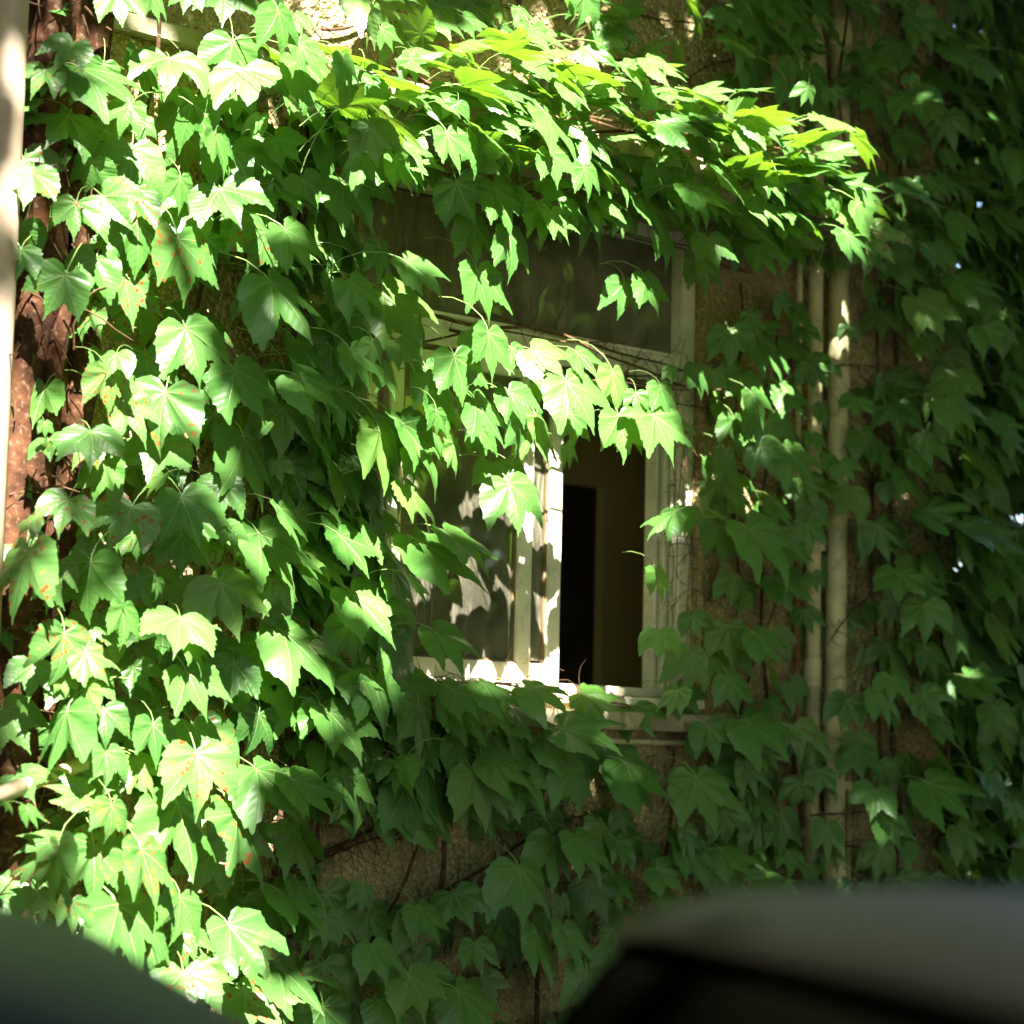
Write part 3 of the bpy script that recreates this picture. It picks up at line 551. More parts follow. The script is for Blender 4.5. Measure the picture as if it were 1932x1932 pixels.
'D':'''c 3.564 -0.418 3.109 0.808 0.548 -0.012 0.214 0.094;c 3.906 -0.401 3.107 0.806 0.568 -0.052 0.160 0.137;c 3.903 -0.324 3.021 0.748 0.655 0.031 0.104 0.115;c 3.983 -0.381 2.996 0.735 0.666 0.067 0.109 0.128;c 3.894 -0.359 2.882 0.775 0.618 0.020 0.128 0.143;c 4.058 -0.408 3.078 0.762 0.637 0.012 0.116 0.112;c 4.080 -0.441 3.057 0.830 0.526 -0.059 0.178 0.092;c 4.301 -0.322 3.140 0.730 0.681 0.014 0.055 0.136;c 4.462 -0.372 3.190 0.841 0.496 -0.006 0.215 0.144;c 4.415 -0.365 3.112 0.718 0.668 -0.165 -0.105 0.052;c 4.480 -0.305 2.949 0.728 0.686 -0.006 -0.004 0.098;c 4.517 -0.353 2.963 0.817 0.560 -0.038 0.135 0.113;c 3.604 -0.423 2.853 0.878 0.389 -0.103 0.258 0.135;c 3.658 -0.240 2.929 0.724 0.671 0.102 0.124 0.095;c 3.495 -0.339 2.793 0.824 0.528 -0.141 0.151 0.115;c 3.615 -0.316 2.791 0.837 0.486 -0.191 0.162 0.159;c 3.625 -0.238 2.757 0.821 0.533 -0.163 0.127 0.120;c 3.444 -0.415 2.604 0.825 0.533 -0.015 0.187 0.105;c 3.511 -0.414 2.631 0.725 0.676 0.102 0.082 0.071;c 3.569 -0.392 2.587 0.801 0.563 0.067 0.191 0.091;c 3.619 -0.383 2.650 0.836 0.514 -0.121 0.153 0.082;c 3.760 -0.434 2.630 0.782 0.617 -0.074 0.043 0.125;c 3.762 -0.385 2.539 0.767 0.627 0.071 0.114 0.112;c 3.846 -0.465 2.698 0.738 0.659 0.096 0.106 0.129;c 4.132 -0.315 2.708 0.865 0.393 -0.259 0.172 0.114;c 4.157 -0.426 2.616 0.838 0.514 -0.149 0.106 0.148;c 4.229 -0.388 2.707 0.874 0.436 -0.084 0.197 0.092;c 4.396 -0.353 2.679 0.770 0.629 0.051 0.096 0.110;c 4.405 -0.372 2.554 0.779 0.621 -0.089 -0.011 0.126;c 4.476 -0.436 2.560 0.822 0.559 -0.041 0.098 0.150;c 4.408 -0.435 2.612 0.721 0.663 -0.129 -0.153 0.059;c 4.514 -0.423 2.646 0.794 0.603 -0.021 0.070 0.090;c 4.541 -0.437 2.698 0.728 0.679 -0.055 -0.081 0.045;c 4.364 -0.224 2.568 0.764 0.641 0.034 0.056 0.095;c 3.969 -0.409 2.566 0.837 0.517 -0.140 0.114 0.100;c 3.858 -0.407 2.529 0.845 0.502 -0.029 0.179 0.136;c 4.030 -0.387 2.495 0.716 0.661 0.181 0.133 0.108;c 4.127 -0.341 2.525 0.792 0.580 0.095 0.165 0.152;c 4.014 -0.239 2.488 0.775 0.626 0.034 0.077 0.097;c 3.673 -0.338 2.455 0.844 0.475 0.061 0.240 0.205;c 3.694 -0.449 2.478 0.721 0.663 0.161 0.119 0.072;c 3.814 -0.377 2.416 0.742 0.624 0.179 0.168 0.088;c 3.692 -0.341 2.373 0.772 0.593 0.144 0.177 0.089;c 3.669 -0.366 2.287 0.854 0.463 0.051 0.230 0.122;c 3.997 -0.385 2.328 0.806 0.583 -0.102 0.028 0.138;c 3.754 -0.317 2.160 0.912 0.307 -0.058 0.267 0.210;c 3.827 -0.342 2.183 0.905 0.327 0.009 0.271 0.158;c 3.795 -0.342 1.927 0.887 0.416 -0.042 0.197 0.135;c 3.749 -0.222 2.090 0.800 0.565 0.122 0.162 0.120;c 3.705 -0.345 2.059 0.867 0.409 0.107 0.262 0.078;c 4.583 -0.424 2.304 0.505 0.316 -0.191 -0.780 0.111;c 4.727 -0.302 2.325 0.540 0.437 -0.378 -0.612 0.087;c 4.574 -0.360 2.137 0.812 0.577 0.035 0.079 0.088;c 4.546 -0.399 1.966 0.824 0.492 -0.160 -0.231 0.083''',
'E':'''c 3.335 -0.126 1.828 0.867 0.432 -0.180 0.169 0.148;c 3.343 -0.212 1.568 0.891 0.395 -0.080 0.207 0.160;c 3.424 -0.254 1.544 0.901 0.362 -0.004 0.241 0.153;s 3.285 -0.222 1.457 0.844 0.513 0.070 0.140 0.180;c 3.400 -0.058 1.259 0.915 0.305 -0.043 0.260 0.183;c 3.430 -0.201 1.270 0.918 0.290 0.013 0.270 0.157;c 3.436 -0.187 1.090 0.914 0.332 -0.009 0.232 0.172;s 3.309 -0.243 1.032 0.898 0.392 -0.121 0.159 0.147;c 3.497 -0.175 1.409 0.816 0.539 0.155 0.139 0.143;c 3.599 -0.046 1.772 0.768 0.601 0.183 0.125 0.149;c 3.503 -0.148 1.758 0.791 0.566 0.169 0.156 0.134;c 3.545 -0.199 1.728 0.797 0.603 0.035 0.022 0.105;c 3.586 -0.022 1.665 0.603 0.411 -0.387 -0.563 0.103;c 3.434 -0.042 1.739 0.865 0.449 -0.168 0.145 0.113;c 3.542 -0.155 1.199 0.861 0.464 -0.201 0.048 0.075;c 3.538 -0.258 1.206 0.780 0.606 0.152 0.016 0.089;c 3.592 -0.238 1.203 0.784 0.589 0.186 0.066 0.076;c 3.557 -0.220 1.715 0.882 0.430 -0.046 0.187 0.151;c 3.677 -0.246 1.791 0.821 0.568 -0.060 0.025 0.128;c 3.878 -0.148 1.800 0.871 0.431 -0.200 0.126 0.090;c 3.909 -0.044 1.726 0.715 0.671 0.193 0.016 0.092;c 3.850 -0.216 1.743 0.758 0.624 0.173 0.081 0.140;c 3.948 -0.241 1.783 0.893 0.406 -0.080 0.178 0.110;c 4.003 -0.207 1.729 0.889 0.421 -0.041 0.174 0.111;c 4.054 -0.232 1.806 0.931 0.241 -0.085 0.260 0.121;c 4.157 -0.173 1.758 0.849 0.519 -0.004 0.100 0.106;c 4.253 -0.121 1.746 0.936 0.228 -0.041 0.264 0.147;c 4.249 -0.192 1.804 0.927 0.230 -0.166 0.243 0.131;c 4.374 -0.202 1.694 0.935 0.165 -0.180 0.255 0.173;c 4.504 -0.146 1.794 0.920 0.258 -0.204 0.212 0.122;c 4.333 -0.174 1.665 0.921 0.296 -0.144 0.207 0.132;c 4.029 -0.164 1.649 0.839 0.539 -0.004 0.070 0.112;c 4.151 -0.124 1.651 0.865 0.474 0.051 0.157 0.139;c 4.168 -0.164 1.652 0.889 0.425 -0.006 0.172 0.190;c 3.701 -0.174 1.552 0.754 0.631 0.177 0.047 0.159;c 3.838 -0.187 1.527 0.828 0.559 0.009 0.042 0.161;c 4.045 -0.218 1.565 0.829 0.557 0.005 0.040 0.148;c 3.762 -0.176 1.601 0.612 0.470 -0.076 -0.631 0.075;c 3.779 -0.258 1.598 0.580 0.376 -0.401 -0.601 0.093;c 4.381 -0.234 1.589 0.827 0.559 0.029 0.045 0.127;c 4.570 -0.249 1.605 0.925 0.319 -0.078 0.191 0.180;c 4.396 -0.026 1.536 0.817 0.571 0.058 0.045 0.139;c 4.246 -0.020 1.446 0.826 0.499 -0.258 -0.049 0.077;c 4.378 -0.171 1.385 0.787 0.607 0.114 0.012 0.141;c 4.435 -0.203 1.393 0.883 0.446 0.041 0.141 0.157;c 4.213 -0.215 1.314 0.821 0.571 0.001 -0.022 0.156;c 4.726 -0.046 1.442 0.821 0.570 0.023 0.006 0.143;c 4.819 -0.131 1.302 0.894 0.376 -0.231 0.085 0.106;c 4.056 -0.132 1.246 0.902 0.325 -0.240 -0.148 0.125;c 3.905 -0.170 1.214 0.877 0.471 -0.037 0.093 0.107;c 3.696 -0.201 1.270 0.762 0.625 0.167 0.005 0.082;c 3.925 -0.024 1.200 0.762 0.627 0.035 -0.156 0.096;c 4.109 -0.163 1.114 0.823 0.561 -0.053 -0.074 0.087;c 4.331 -0.046 1.128 0.767 0.600 0.218 0.064 0.139;c 4.275 -0.220 1.141 0.846 0.490 0.156 0.137 0.158;c 4.387 -0.130 1.190 0.872 0.474 0.055 0.111 0.099;c 4.374 -0.225 1.148 0.862 0.478 0.111 0.126 0.128;c 4.558 -0.214 1.083 0.840 0.525 -0.119 -0.072 0.093;c 4.431 -0.254 1.028 0.754 0.636 0.158 -0.051 0.152;c 3.817 -0.246 1.049 0.881 0.459 -0.100 0.065 0.122;c 4.007 -0.216 0.999 0.914 0.367 -0.088 0.151 0.160;c 3.702 -0.237 1.124 0.866 0.494 -0.066 0.047 0.099;c 3.741 -0.223 0.987 0.899 0.395 -0.146 0.121 0.109;c 3.621 -0.206 1.214 0.843 0.533 0.044 0.063 0.080;c 3.671 -0.149 1.020 0.858 0.490 0.098 0.119 0.088;c 4.834 -0.192 1.816 0.555 0.391 -0.345 -0.648 0.092;c 4.796 -0.048 1.759 0.880 0.320 -0.314 -0.156 0.101;c 5.048 -0.033 1.809 0.674 0.706 0.217 0.005 0.094''',
'F':'''c 5.230 -0.229 3.235 0.837 0.520 -0.121 0.116 0.150;c 5.482 -0.152 3.215 0.876 0.437 -0.011 0.203 0.098;c 5.070 -0.186 3.215 0.701 0.704 -0.069 -0.093 0.130;c 4.932 -0.151 3.116 0.777 0.625 -0.041 0.066 0.127;c 5.500 -0.210 3.192 0.863 0.473 -0.035 0.173 0.060;c 5.567 -0.199 2.993 0.730 0.652 -0.160 -0.128 0.057;c 5.434 -0.130 2.972 0.796 0.513 -0.221 -0.234 0.065;c 5.091 -0.131 2.918 0.728 0.641 -0.197 -0.143 0.112;c 5.217 -0.135 2.913 0.849 0.504 -0.025 0.155 0.165;c 4.893 -0.191 2.771 0.769 0.634 0.029 0.070 0.091;c 5.009 -0.149 2.780 0.758 0.652 -0.022 0.004 0.086;c 5.092 -0.225 2.717 0.843 0.523 -0.055 0.116 0.098;c 5.286 -0.178 2.762 0.857 0.491 -0.110 0.110 0.114;c 5.437 -0.159 2.850 0.759 0.648 -0.065 -0.030 0.079;c 5.584 -0.216 2.760 0.845 0.412 -0.070 -0.333 0.086;c 5.161 -0.200 2.570 0.800 0.536 -0.266 -0.039 0.104;c 5.260 -0.218 2.568 0.884 0.423 -0.156 0.125 0.138;c 5.644 -0.137 2.490 0.752 0.566 -0.009 -0.338 0.117;c 5.534 -0.195 2.548 0.804 0.455 -0.381 -0.022 0.067;c 5.085 -0.160 2.647 0.772 0.634 0.009 0.037 0.098;c 5.150 -0.194 2.662 0.750 0.648 0.100 0.088 0.108;c 5.054 -0.162 2.535 0.788 0.603 0.071 0.105 0.116;c 5.067 -0.166 2.422 0.875 0.449 0.019 0.180 0.107;c 5.054 -0.136 2.316 0.783 0.618 -0.064 -0.035 0.120;c 5.090 -0.220 2.308 0.903 0.388 -0.079 0.167 0.203;c 5.407 -0.020 2.431 0.776 0.624 -0.074 -0.050 0.102;c 5.499 -0.017 2.513 0.842 0.435 -0.316 0.042 0.080;c 4.877 -0.182 2.346 0.774 0.633 0.022 0.019 0.079;c 5.248 -0.191 2.171 0.919 0.301 -0.190 0.167 0.131;c 5.650 -0.055 2.715 0.752 0.646 -0.103 -0.088 0.052;c 5.653 -0.050 2.256 0.727 0.681 0.041 -0.069 0.086;c 5.110 -0.125 2.019 0.763 0.595 -0.189 -0.168 0.114;c 5.118 -0.227 1.996 0.903 0.389 -0.128 0.131 0.124;c 4.905 -0.178 1.928 0.747 0.659 0.034 -0.076 0.125;c 5.592 -0.016 2.077 0.827 0.557 -0.075 0.003 0.115;c 5.737 -0.039 2.096 0.784 0.578 -0.190 -0.127 0.094;c 5.076 -0.167 1.857 0.798 0.587 -0.110 -0.084 0.103;c 5.028 -0.120 1.718 0.829 0.527 -0.181 -0.050 0.109;c 5.148 -0.167 1.738 0.917 0.339 -0.153 0.143 0.167;s 5.390 -0.141 1.728 0.837 0.445 -0.240 -0.211 0.114;c 5.572 -0.198 1.816 0.718 0.620 -0.109 -0.297 0.102;c 5.700 -0.133 1.703 0.786 0.613 -0.020 -0.080 0.102;c 5.488 -0.165 1.594 0.765 0.564 -0.116 -0.289 0.080;c 5.235 -0.049 1.648 0.763 0.632 0.137 0.024 0.131;c 5.341 -0.047 1.655 0.778 0.621 0.098 0.008 0.193;c 4.910 -0.195 1.566 0.843 0.536 -0.031 0.021 0.171;c 5.253 -0.052 1.427 0.895 0.433 -0.065 0.088 0.128;c 5.429 -0.022 1.382 0.922 0.335 -0.147 0.125 0.106;c 5.068 -0.147 1.357 0.920 0.353 -0.107 0.132 0.134;c 4.930 -0.128 1.383 0.879 0.464 0.028 0.106 0.157;c 5.219 -0.188 1.273 0.946 0.197 -0.169 0.193 0.120''',
'G':'''c 5.786 -0.250 4.027 0.857 0.362 -0.342 0.130 0.073;c 5.951 -0.220 4.066 0.906 0.342 -0.155 0.195 0.116;c 5.683 -0.188 3.890 0.865 0.352 -0.040 -0.355 0.124;c 5.773 -0.265 3.778 0.833 0.357 -0.330 -0.265 0.124;c 5.727 -0.306 3.813 0.777 0.529 -0.216 -0.264 0.048;c 6.086 -0.172 3.777 0.736 0.553 -0.349 -0.174 0.119;c 6.030 -0.201 4.021 0.922 0.294 -0.146 0.203 0.183;c 6.092 -0.308 3.945 0.888 0.406 -0.129 0.172 0.130;c 5.382 -0.318 3.392 0.942 0.199 0.052 0.266 0.210;c 6.053 -0.184 3.568 0.974 0.047 0.020 0.220 0.142;c 5.769 -0.238 3.488 0.930 0.280 -0.112 0.210 0.114;c 6.367 -0.217 3.546 0.456 0.000 0.152 -0.877 0.172;c 6.032 -0.268 3.418 0.875 0.450 -0.096 0.147 0.143;c 6.049 -0.248 3.215 0.914 0.299 -0.225 0.155 0.162;c 5.792 -0.329 3.262 0.876 0.447 -0.106 0.144 0.109;c 5.747 -0.227 3.259 0.785 0.526 -0.059 -0.323 0.053;c 5.862 -0.170 3.250 0.898 0.376 -0.167 0.155 0.112;c 5.793 -0.293 3.094 0.840 0.494 -0.218 0.051 0.150;c 5.882 -0.064 3.102 0.770 0.549 -0.211 -0.248 0.104;c 6.139 -0.280 3.057 0.863 0.441 -0.239 0.066 0.116;c 5.948 -0.064 2.879 0.857 0.420 -0.292 0.065 0.150;c 5.830 -0.170 2.777 0.815 0.473 -0.137 -0.305 0.124;c 5.971 -0.187 2.692 0.807 0.446 -0.387 -0.026 0.127;c 5.890 -0.331 2.779 0.883 0.418 -0.193 0.094 0.133;c 6.193 -0.283 2.755 0.917 0.348 -0.135 0.140 0.122;c 6.225 -0.200 2.665 0.866 0.483 -0.106 0.076 0.153;c 5.962 -0.181 2.441 0.926 0.260 -0.224 0.155 0.145;c 5.995 -0.335 2.388 0.945 0.264 -0.079 0.176 0.193;c 5.813 -0.088 2.649 0.793 0.515 -0.205 -0.254 0.084;c 5.739 -0.263 2.218 0.847 0.405 -0.102 -0.331 0.125;c 5.825 -0.293 2.121 0.780 0.533 -0.212 -0.252 0.126;c 5.876 -0.100 1.999 0.738 0.663 -0.011 -0.129 0.109;c 6.286 -0.095 2.061 0.850 0.524 -0.027 0.045 0.165;c 5.569 -0.322 1.831 0.857 0.511 -0.044 0.042 0.110;c 5.634 -0.324 1.883 0.820 0.454 -0.053 -0.343 0.085;c 5.846 -0.270 1.839 0.819 0.372 -0.432 -0.065 0.095;c 6.123 -0.230 1.910 0.947 0.220 -0.172 0.158 0.156;c 5.604 -0.284 1.538 0.794 0.491 -0.014 -0.358 0.114;c 5.888 -0.260 1.562 0.923 0.331 -0.169 0.100 0.177;c 5.645 -0.289 1.446 0.864 0.493 -0.104 -0.008 0.108;c 6.113 -0.309 1.589 0.901 0.423 0.011 0.099 0.130;c 6.213 -0.318 1.220 0.905 0.419 0.003 0.073 0.086;c 6.277 -0.291 1.498 0.830 0.557 0.024 -0.004 0.079''',
}
def plant(key, label, fills, stems, maxparts=300, extra=(), spot=0.):
    q = random.Random(hash(key) % 1000 if False else ord(key[0])*7)
    t = thing('ivy', label, 'ivy', stems[0][0])
    cnt = 0
    def put(kind, p, qt, s):
        me = q.choice(LEAF[kind]) if kind == 's' or q.random() < .84 else q.choice(CURLED); o = bpy.data.objects.new('leaf', me)
        o.rotation_mode = 'QUATERNION'; o.rotation_quaternion = qt; o.location = Vector(p)-t.location; o.scale = (s, s, s)
        o.parent = t; COL.objects.link(o)
    for k in key:
        for e in TABLE[k].split(';'):
            a = e.split(); v = [float(z) for z in a[1:]]
            put(a[0], v[:3], Quaternion(v[3:7]), v[7]); cnt += 1
    rest = sorted((x for f in fills for x in f), key=lambda x: -x[2]*(1 if x[0].y > -.05 else 1.2))
    for i, x in enumerate(rest):
        if cnt < maxparts:
            put('s' if q.random() < spot else 'c', *x); cnt += 1
        else: break
    left = list(rest[i:] if cnt >= maxparts else [])+list(extra)
    if left: joined('leaf_mass', left, MAT['leaf'], t)
    qq = random.Random(ord(key[0]))
    for k_, (p0, p1, r) in enumerate(stems):
        mb = MB()
        n = max(10, int((Vector(p1)-Vector(p0)).length/.06))
        mb.tube(wiggle(p0, p1, n, .022, .5, qq.randint(0, 999)), [r*(1-.5*i/n) for i in range(n+1)], 7, False)
        link('stem', mb.mesh('stem', MAT['twig'], smooth=True), t)
    return t
A_P=[(2.66,3.17),(2.84,3.29),(3.21,3.43),(3.37,2.7),(3.46,2.04),(3.62,1.37),(3.72,.6),(3.0,.6),(2.77,1.26),(2.86,1.99),(2.87,2.63)]
B_P=[(3.23,3.42),(3.49,3.41),(3.6,3.26),(3.6,2.88),(3.59,2.68),(3.79,2.4),(3.75,2.14),(3.88,1.83),(4.05,1.78),(4.24,1.63),(4.2,1.5),(3.64,1.46),(3.48,2.04),(3.39,2.71)]
C_P=[(3.23,3.32),(3.71,3.46),(4.27,3.54),(5.03,3.53),(5.55,3.36),(5.3,3.18),(4.59,3.18),(3.99,3.15),(3.46,3.12),(3.3,3.15)]
T_P=[(3.27,3.58),(5.64,4.3),(5.54,3.66),(5.34,3.66),(4.48,3.67),(3.53,3.49)]
D_P=[(3.52,2.76),(3.84,2.77),(4.15,2.72),(4.73,2.64),(4.75,2.5),(4.46,2.53),(4.07,2.39),(3.83,2.34),(3.62,2.33)]
F_P=[(5.12,3.01),(5.42,3.11),(5.58,2.52),(5.44,2.01),(5.54,1.6),(4.98,1.67),(4.93,1.9),(5.0,2.29),(5.08,2.54)]
F2_P=[(5.34,4.02),(5.69,4.1),(5.75,3.41),(5.65,3.18),(5.49,3.53)]
E_P=[(3.62,1.45),(4.2,1.5),(4.13,1.70),(4.8,1.66),(5.57,1.70),(5.62,1.21),(4.9,.6),(3.65,.6),(3.68,1.2),(4.21,1.2),(4.33,1.42)]
G_P=[(5.80,4.16),(6.75,4.41),(6.72,.9),(5.86,.9),(5.90,2.02),(5.87,2.69),(5.86,3.4)]
G0_P=[(5.66,4.1),(5.86,4.2),(5.9,.9),(5.66,1.0)]
dn=(.05,-.25,-1); rn=(-.15,-.72,.6)
plant('A', 'sunlit mass of broad bright green ivy filling the left of the wall', [
    scatter(A_P, 150, (.06,.24), (0,-.25,-1), .28, (-.2,-.75,.5), .28, (.05,.135), 1),
    scatter([(2.60,3.3),(2.86,3.3),(2.9,.7),(2.62,.7)], 34, (.12,.3), (-.2,-.3,-.8), .35, (-.5,-.7,.5), .3, (.06,.12), 2)],
    [((2.95,-.03,0),(3.1,-.04,3.5),.012),((3.15,-.03,0),(3.3,-.04,3.4),.010),((3.3,-.03,0),(3.5,-.03,2.6),.009),((2.85,-.03,.6),(3.2,-.05,2.2),.007)], spot=.35)
plant('B', 'sloping bank of dark ivy leaning right along the left side of the window', [
    scatter(B_P, 150, (.05,.22), (.45,-.28,-.80), .24, (.08,-.74,.58), .24, (.10,.16), 3)],
    [((3.55,-.03,0),(3.55,-.04,3.3),.012),((3.65,-.03,0),(3.66,-.03,2.2),.009),((3.6,-.03,.8),(4.2,-.03,1.65),.007)], spot=.08)

plant('C', 'thick shelf of backlit yellow green ivy spilling over the window hood', [
    scatter(C_P, 120, (.26,.54), (.45,-.72,-.30), .30, (.08,-.38,.9), .32, (.07,.145), 4),
    scatter([(3.45,3.36),(5.5,3.50),(5.55,3.22),(5.0,3.05),(4.2,3.08),(3.5,3.08)], 50, (.22,.42), (.25,-.25,-.95), .25, (-.02,-.85,.4), .25, (.06,.115), 5)],
    [((3.6,-.03,3.38),(5.5,-.28,3.43),.010),((3.5,-.2,3.39),(5.4,-.12,3.46),.008),((3.5,-.33,3.36),(5.5,-.34,3.38),.006),((4.0,-.03,3.4),(4.9,-.4,3.5),.005),((4.2,-.1,3.42),(5.3,-.42,3.45),.005)], spot=.08)

plant('T', 'scattered ivy trailing down the top of the wall above the hood', [
    scatter(T_P, 52, (.10,.30), (.3,-.35,-.9), .3, (.1,-.7,.65), .25, (.09,.14), 6),
    scatter([(3.0,4.05),(5.6,4.3),(5.6,4.9),(3.0,4.9)], 60, (.06,.2), (.2,-.35,-.9), .3, (.1,-.7,.65), .25, (.08,.13), 16),
    scatter(F2_P, 9, (.1,.2), (.25,-.3,-.9), .3, (0,-.75,.6), .25, (.08,.13), 7)],
    [((3.4,-.03,3.5),(3.6,-.03,5),.008),((4.3,-.03,3.6),(4.2,-.03,5),.007),((5.2,-.03,3.7),(5.3,-.03,5),.007),((5.62,-.13,3.3),(5.65,-.12,5),.006)], spot=.08)

plant('D', 'loose curtain of ivy hanging across the middle of the window', [
    scatter(D_P, 18, (.16,.34), (.25,-.2,-.95), .25, (-.1,-.78,.5), .25, (.06,.115), 8)],
    [((3.72,-.2,2.78),(5.05,-.18,2.74),.006),((3.7,-.12,2.74),(4.8,-.25,2.66),.005),((3.74,-.1,2.70),(4.6,-.2,2.80),.004)], spot=.08)

plant('F', 'ivy patch on the wall between the window and the cream pipes', [
    scatter(F_P, 62, (.05,.16), (.2,-.3,-.95), .25, (-.05,-.78,.5), .25, (.05,.115), 9)],
    [((5.2,-.03,0),(5.25,-.03,3.1),.009),((5.35,-.03,0),(5.4,-.03,3.0),.008),((5.2,-.03,1.6),(5.45,-.04,2.3),.005)], spot=.08)

plant('E', 'dark shaded ivy hanging on the wall under the window sill', [
    scatter(E_P, 120, (.04,.16), (.22,-.28,-.95), .25, (-.05,-.78,.5), .25, (.07,.14), 10, holes=([(3.66,1.47),(4.30,1.50),(4.32,1.34),(4.15,1.22),(3.66,1.22)],[(4.25,1.2),(4.55,1.2),(4.45,.9),(4.2,.9)]))],
    [((3.9,-.03,0),(4.1,-.03,1.7),.012),((4.4,-.03,0),(4.5,-.03,1.65),.010),((4.8,-.03,0),(5.0,-.03,1.65),.010),((5.4,-.03,0),(5.3,-.03,1.6),.008)], spot=.08)

plant('G', 'deep shaded ivy covering the far right wall past the pipes and round the corner', [
    scatter(G_P, 215, (.06,.26), (.40,-.38,-.82), .25, (.0,-.65,.7), .25, (.06,.145), 12),
    scatter([(5.80,4.2),(6.34,4.3),(6.34,.9),(5.80,.9)], 80, (.04,.16), (.25,-.3,-.9), .25, (0,-.75,.6), .25, (.07,.125), 19),
    scatter(G0_P, 30, (.14,.2), (.1,-.25,-.95), .25, (0,-.8,.5), .25, (.08,.12), 13)],
    [((6.0,-.03,0),(6.0,-.03,5),.012),((6.25,-.03,0),(6.2,-.03,5),.010),((5.92,-.03,0),(5.9,-.03,4),.008),((6.38,.05,0),(6.45,.1,4.8),.02)],
    extra=scatter([(6.3,4.9),(7.15,5.0),(7.2,.5),(6.3,.5)], 1350, (-.35,.2), (.3,-.4,-.8), .35, (.1,-.6,.7), .35, (.12,.18), 14), spot=.08)


# ------------------------------------------------------------------ unseen tree behind and above the camera, crown shaped to shade the wall
tree = thing('shade_tree', 'unseen tree behind the viewer, crown shaped to shade the wall', 'tree', (-2.2, -5.2, 0))
link('trunk', MB().tube(wiggle((-2.2, -5.2, 0), (-1.6, -4.8, 5.6), 20, .05, .5, 3), [.26-.007*i for i in range(21)], 14).mesh('trunk', MAT['bark'], smooth=True), tree)
def on_ray(X, Z, h): return Vector((X, 0, Z))+TOSUN*((h-Z)/TOSUN.z)
base_, fork = Vector((-1.6, -4.8, 5.3)), on_ray(2.1, 4.6, 8.2)
for k, (a, b, r_) in enumerate(((base_, fork, .12), (fork, on_ray(9, 5.6, 9.2), .07), (base_, on_ray(9, -2.6, 7.6), .11), (base_, on_ray(5, -4.4, 7.2), .09), (base_, on_ray(13, -1.7, 8), .10), (base_, on_ray(-2, 2.2, 7), .08), (fork, on_ray(5, 7.5, 10), .06))):
    pts = wiggle(a, b, 18, .05, .5, 40+k)
    link('branch', MB().tube(pts, [r_*(1-.8*i/18) for i in range(19)], 9).mesh('branch', MAT['bark'], smooth=True), tree)
def density(X, Z):  # crown gaps placed to set where sun and shade fall
    """how closed the crown is, read where a sun ray through it meets the wall plane"""
    n = math.sin(X*5.1+1.3*Z)*math.sin(Z*4.3-.7*X)+.5*math.sin(X*11+2)*math.sin(Z*9+1)
    if -.6 < X < 2.0 and .3 < Z < 3.1: return .1  # crown thinned so sun reaches the added window
    if Z > 4.0: return .95
    if X < 2.5: return .95
    if X < 2.60: return .5
    if X < 2.70: return .05 if n < -.2 else .5
    if 2.76 < X < 2.83: return .02 if n < .2 else .4
    if Z > (3.34 if X < 4.6 else 3.22): return (.03 if n < -.2 else .55) if X < 5.2 else .85
    if Z > 2.75:
        if X < 5.75: return .003
        return .85
    if Z > 1.65:
        if X < 3.25: return .003 if n < .75 else .5
        if X < 3.68: return (.5 if n > -.35 else .01) if Z < 2.5 else .003
        if X < 4.0: return .003 if Z > 2.2 else (.5 if n > 0 else .02)
        if X < 4.78: return .003
        if X < 5.65: return (.015 if n < .3 else .6) if Z > 2.36 else .85
        return .95 if n < 1.15 else .1
    if X < 3.45: return .003 if n < .75 else .5
    if X < 3.85: return .03 if n < .1 else .6
    if Z > 1.55 and X < 4.7: return .02 if n < 0.3 else .5
    return .98 if n < 1.32 else .3
q = random.Random(9); crown = []
H = TOSUN.z
for k in range(56000):
    X, Z = q.uniform(-5, 15.5), q.uniform(-7, 9.5)
    d = density(X, Z)
    if q.random() > d: continue
    if Z > 3.15: h = q.uniform(max(5.6, Z+.4), max(8.5, Z+3))
    elif 2 < X < 6.2 and Z > -1: h = q.uniform(8.5, 11)
    else: h = q.uniform(5.4, 8.6)
    p = Vector((X, 0, Z))+TOSUN*((h-Z)/H)
    nv = TOSUN+Vector((q.gauss(0, .45), q.gauss(0, .45), q.gauss(0, .45)))
    tv = Vector((q.gauss(0, 1), q.gauss(0, 1), -.4))
    crown.append((p, quat_of(tv, nv), q.uniform(.13, .20)))
joined('crown', crown, MAT['leaf_tree'], tree, FLAT)

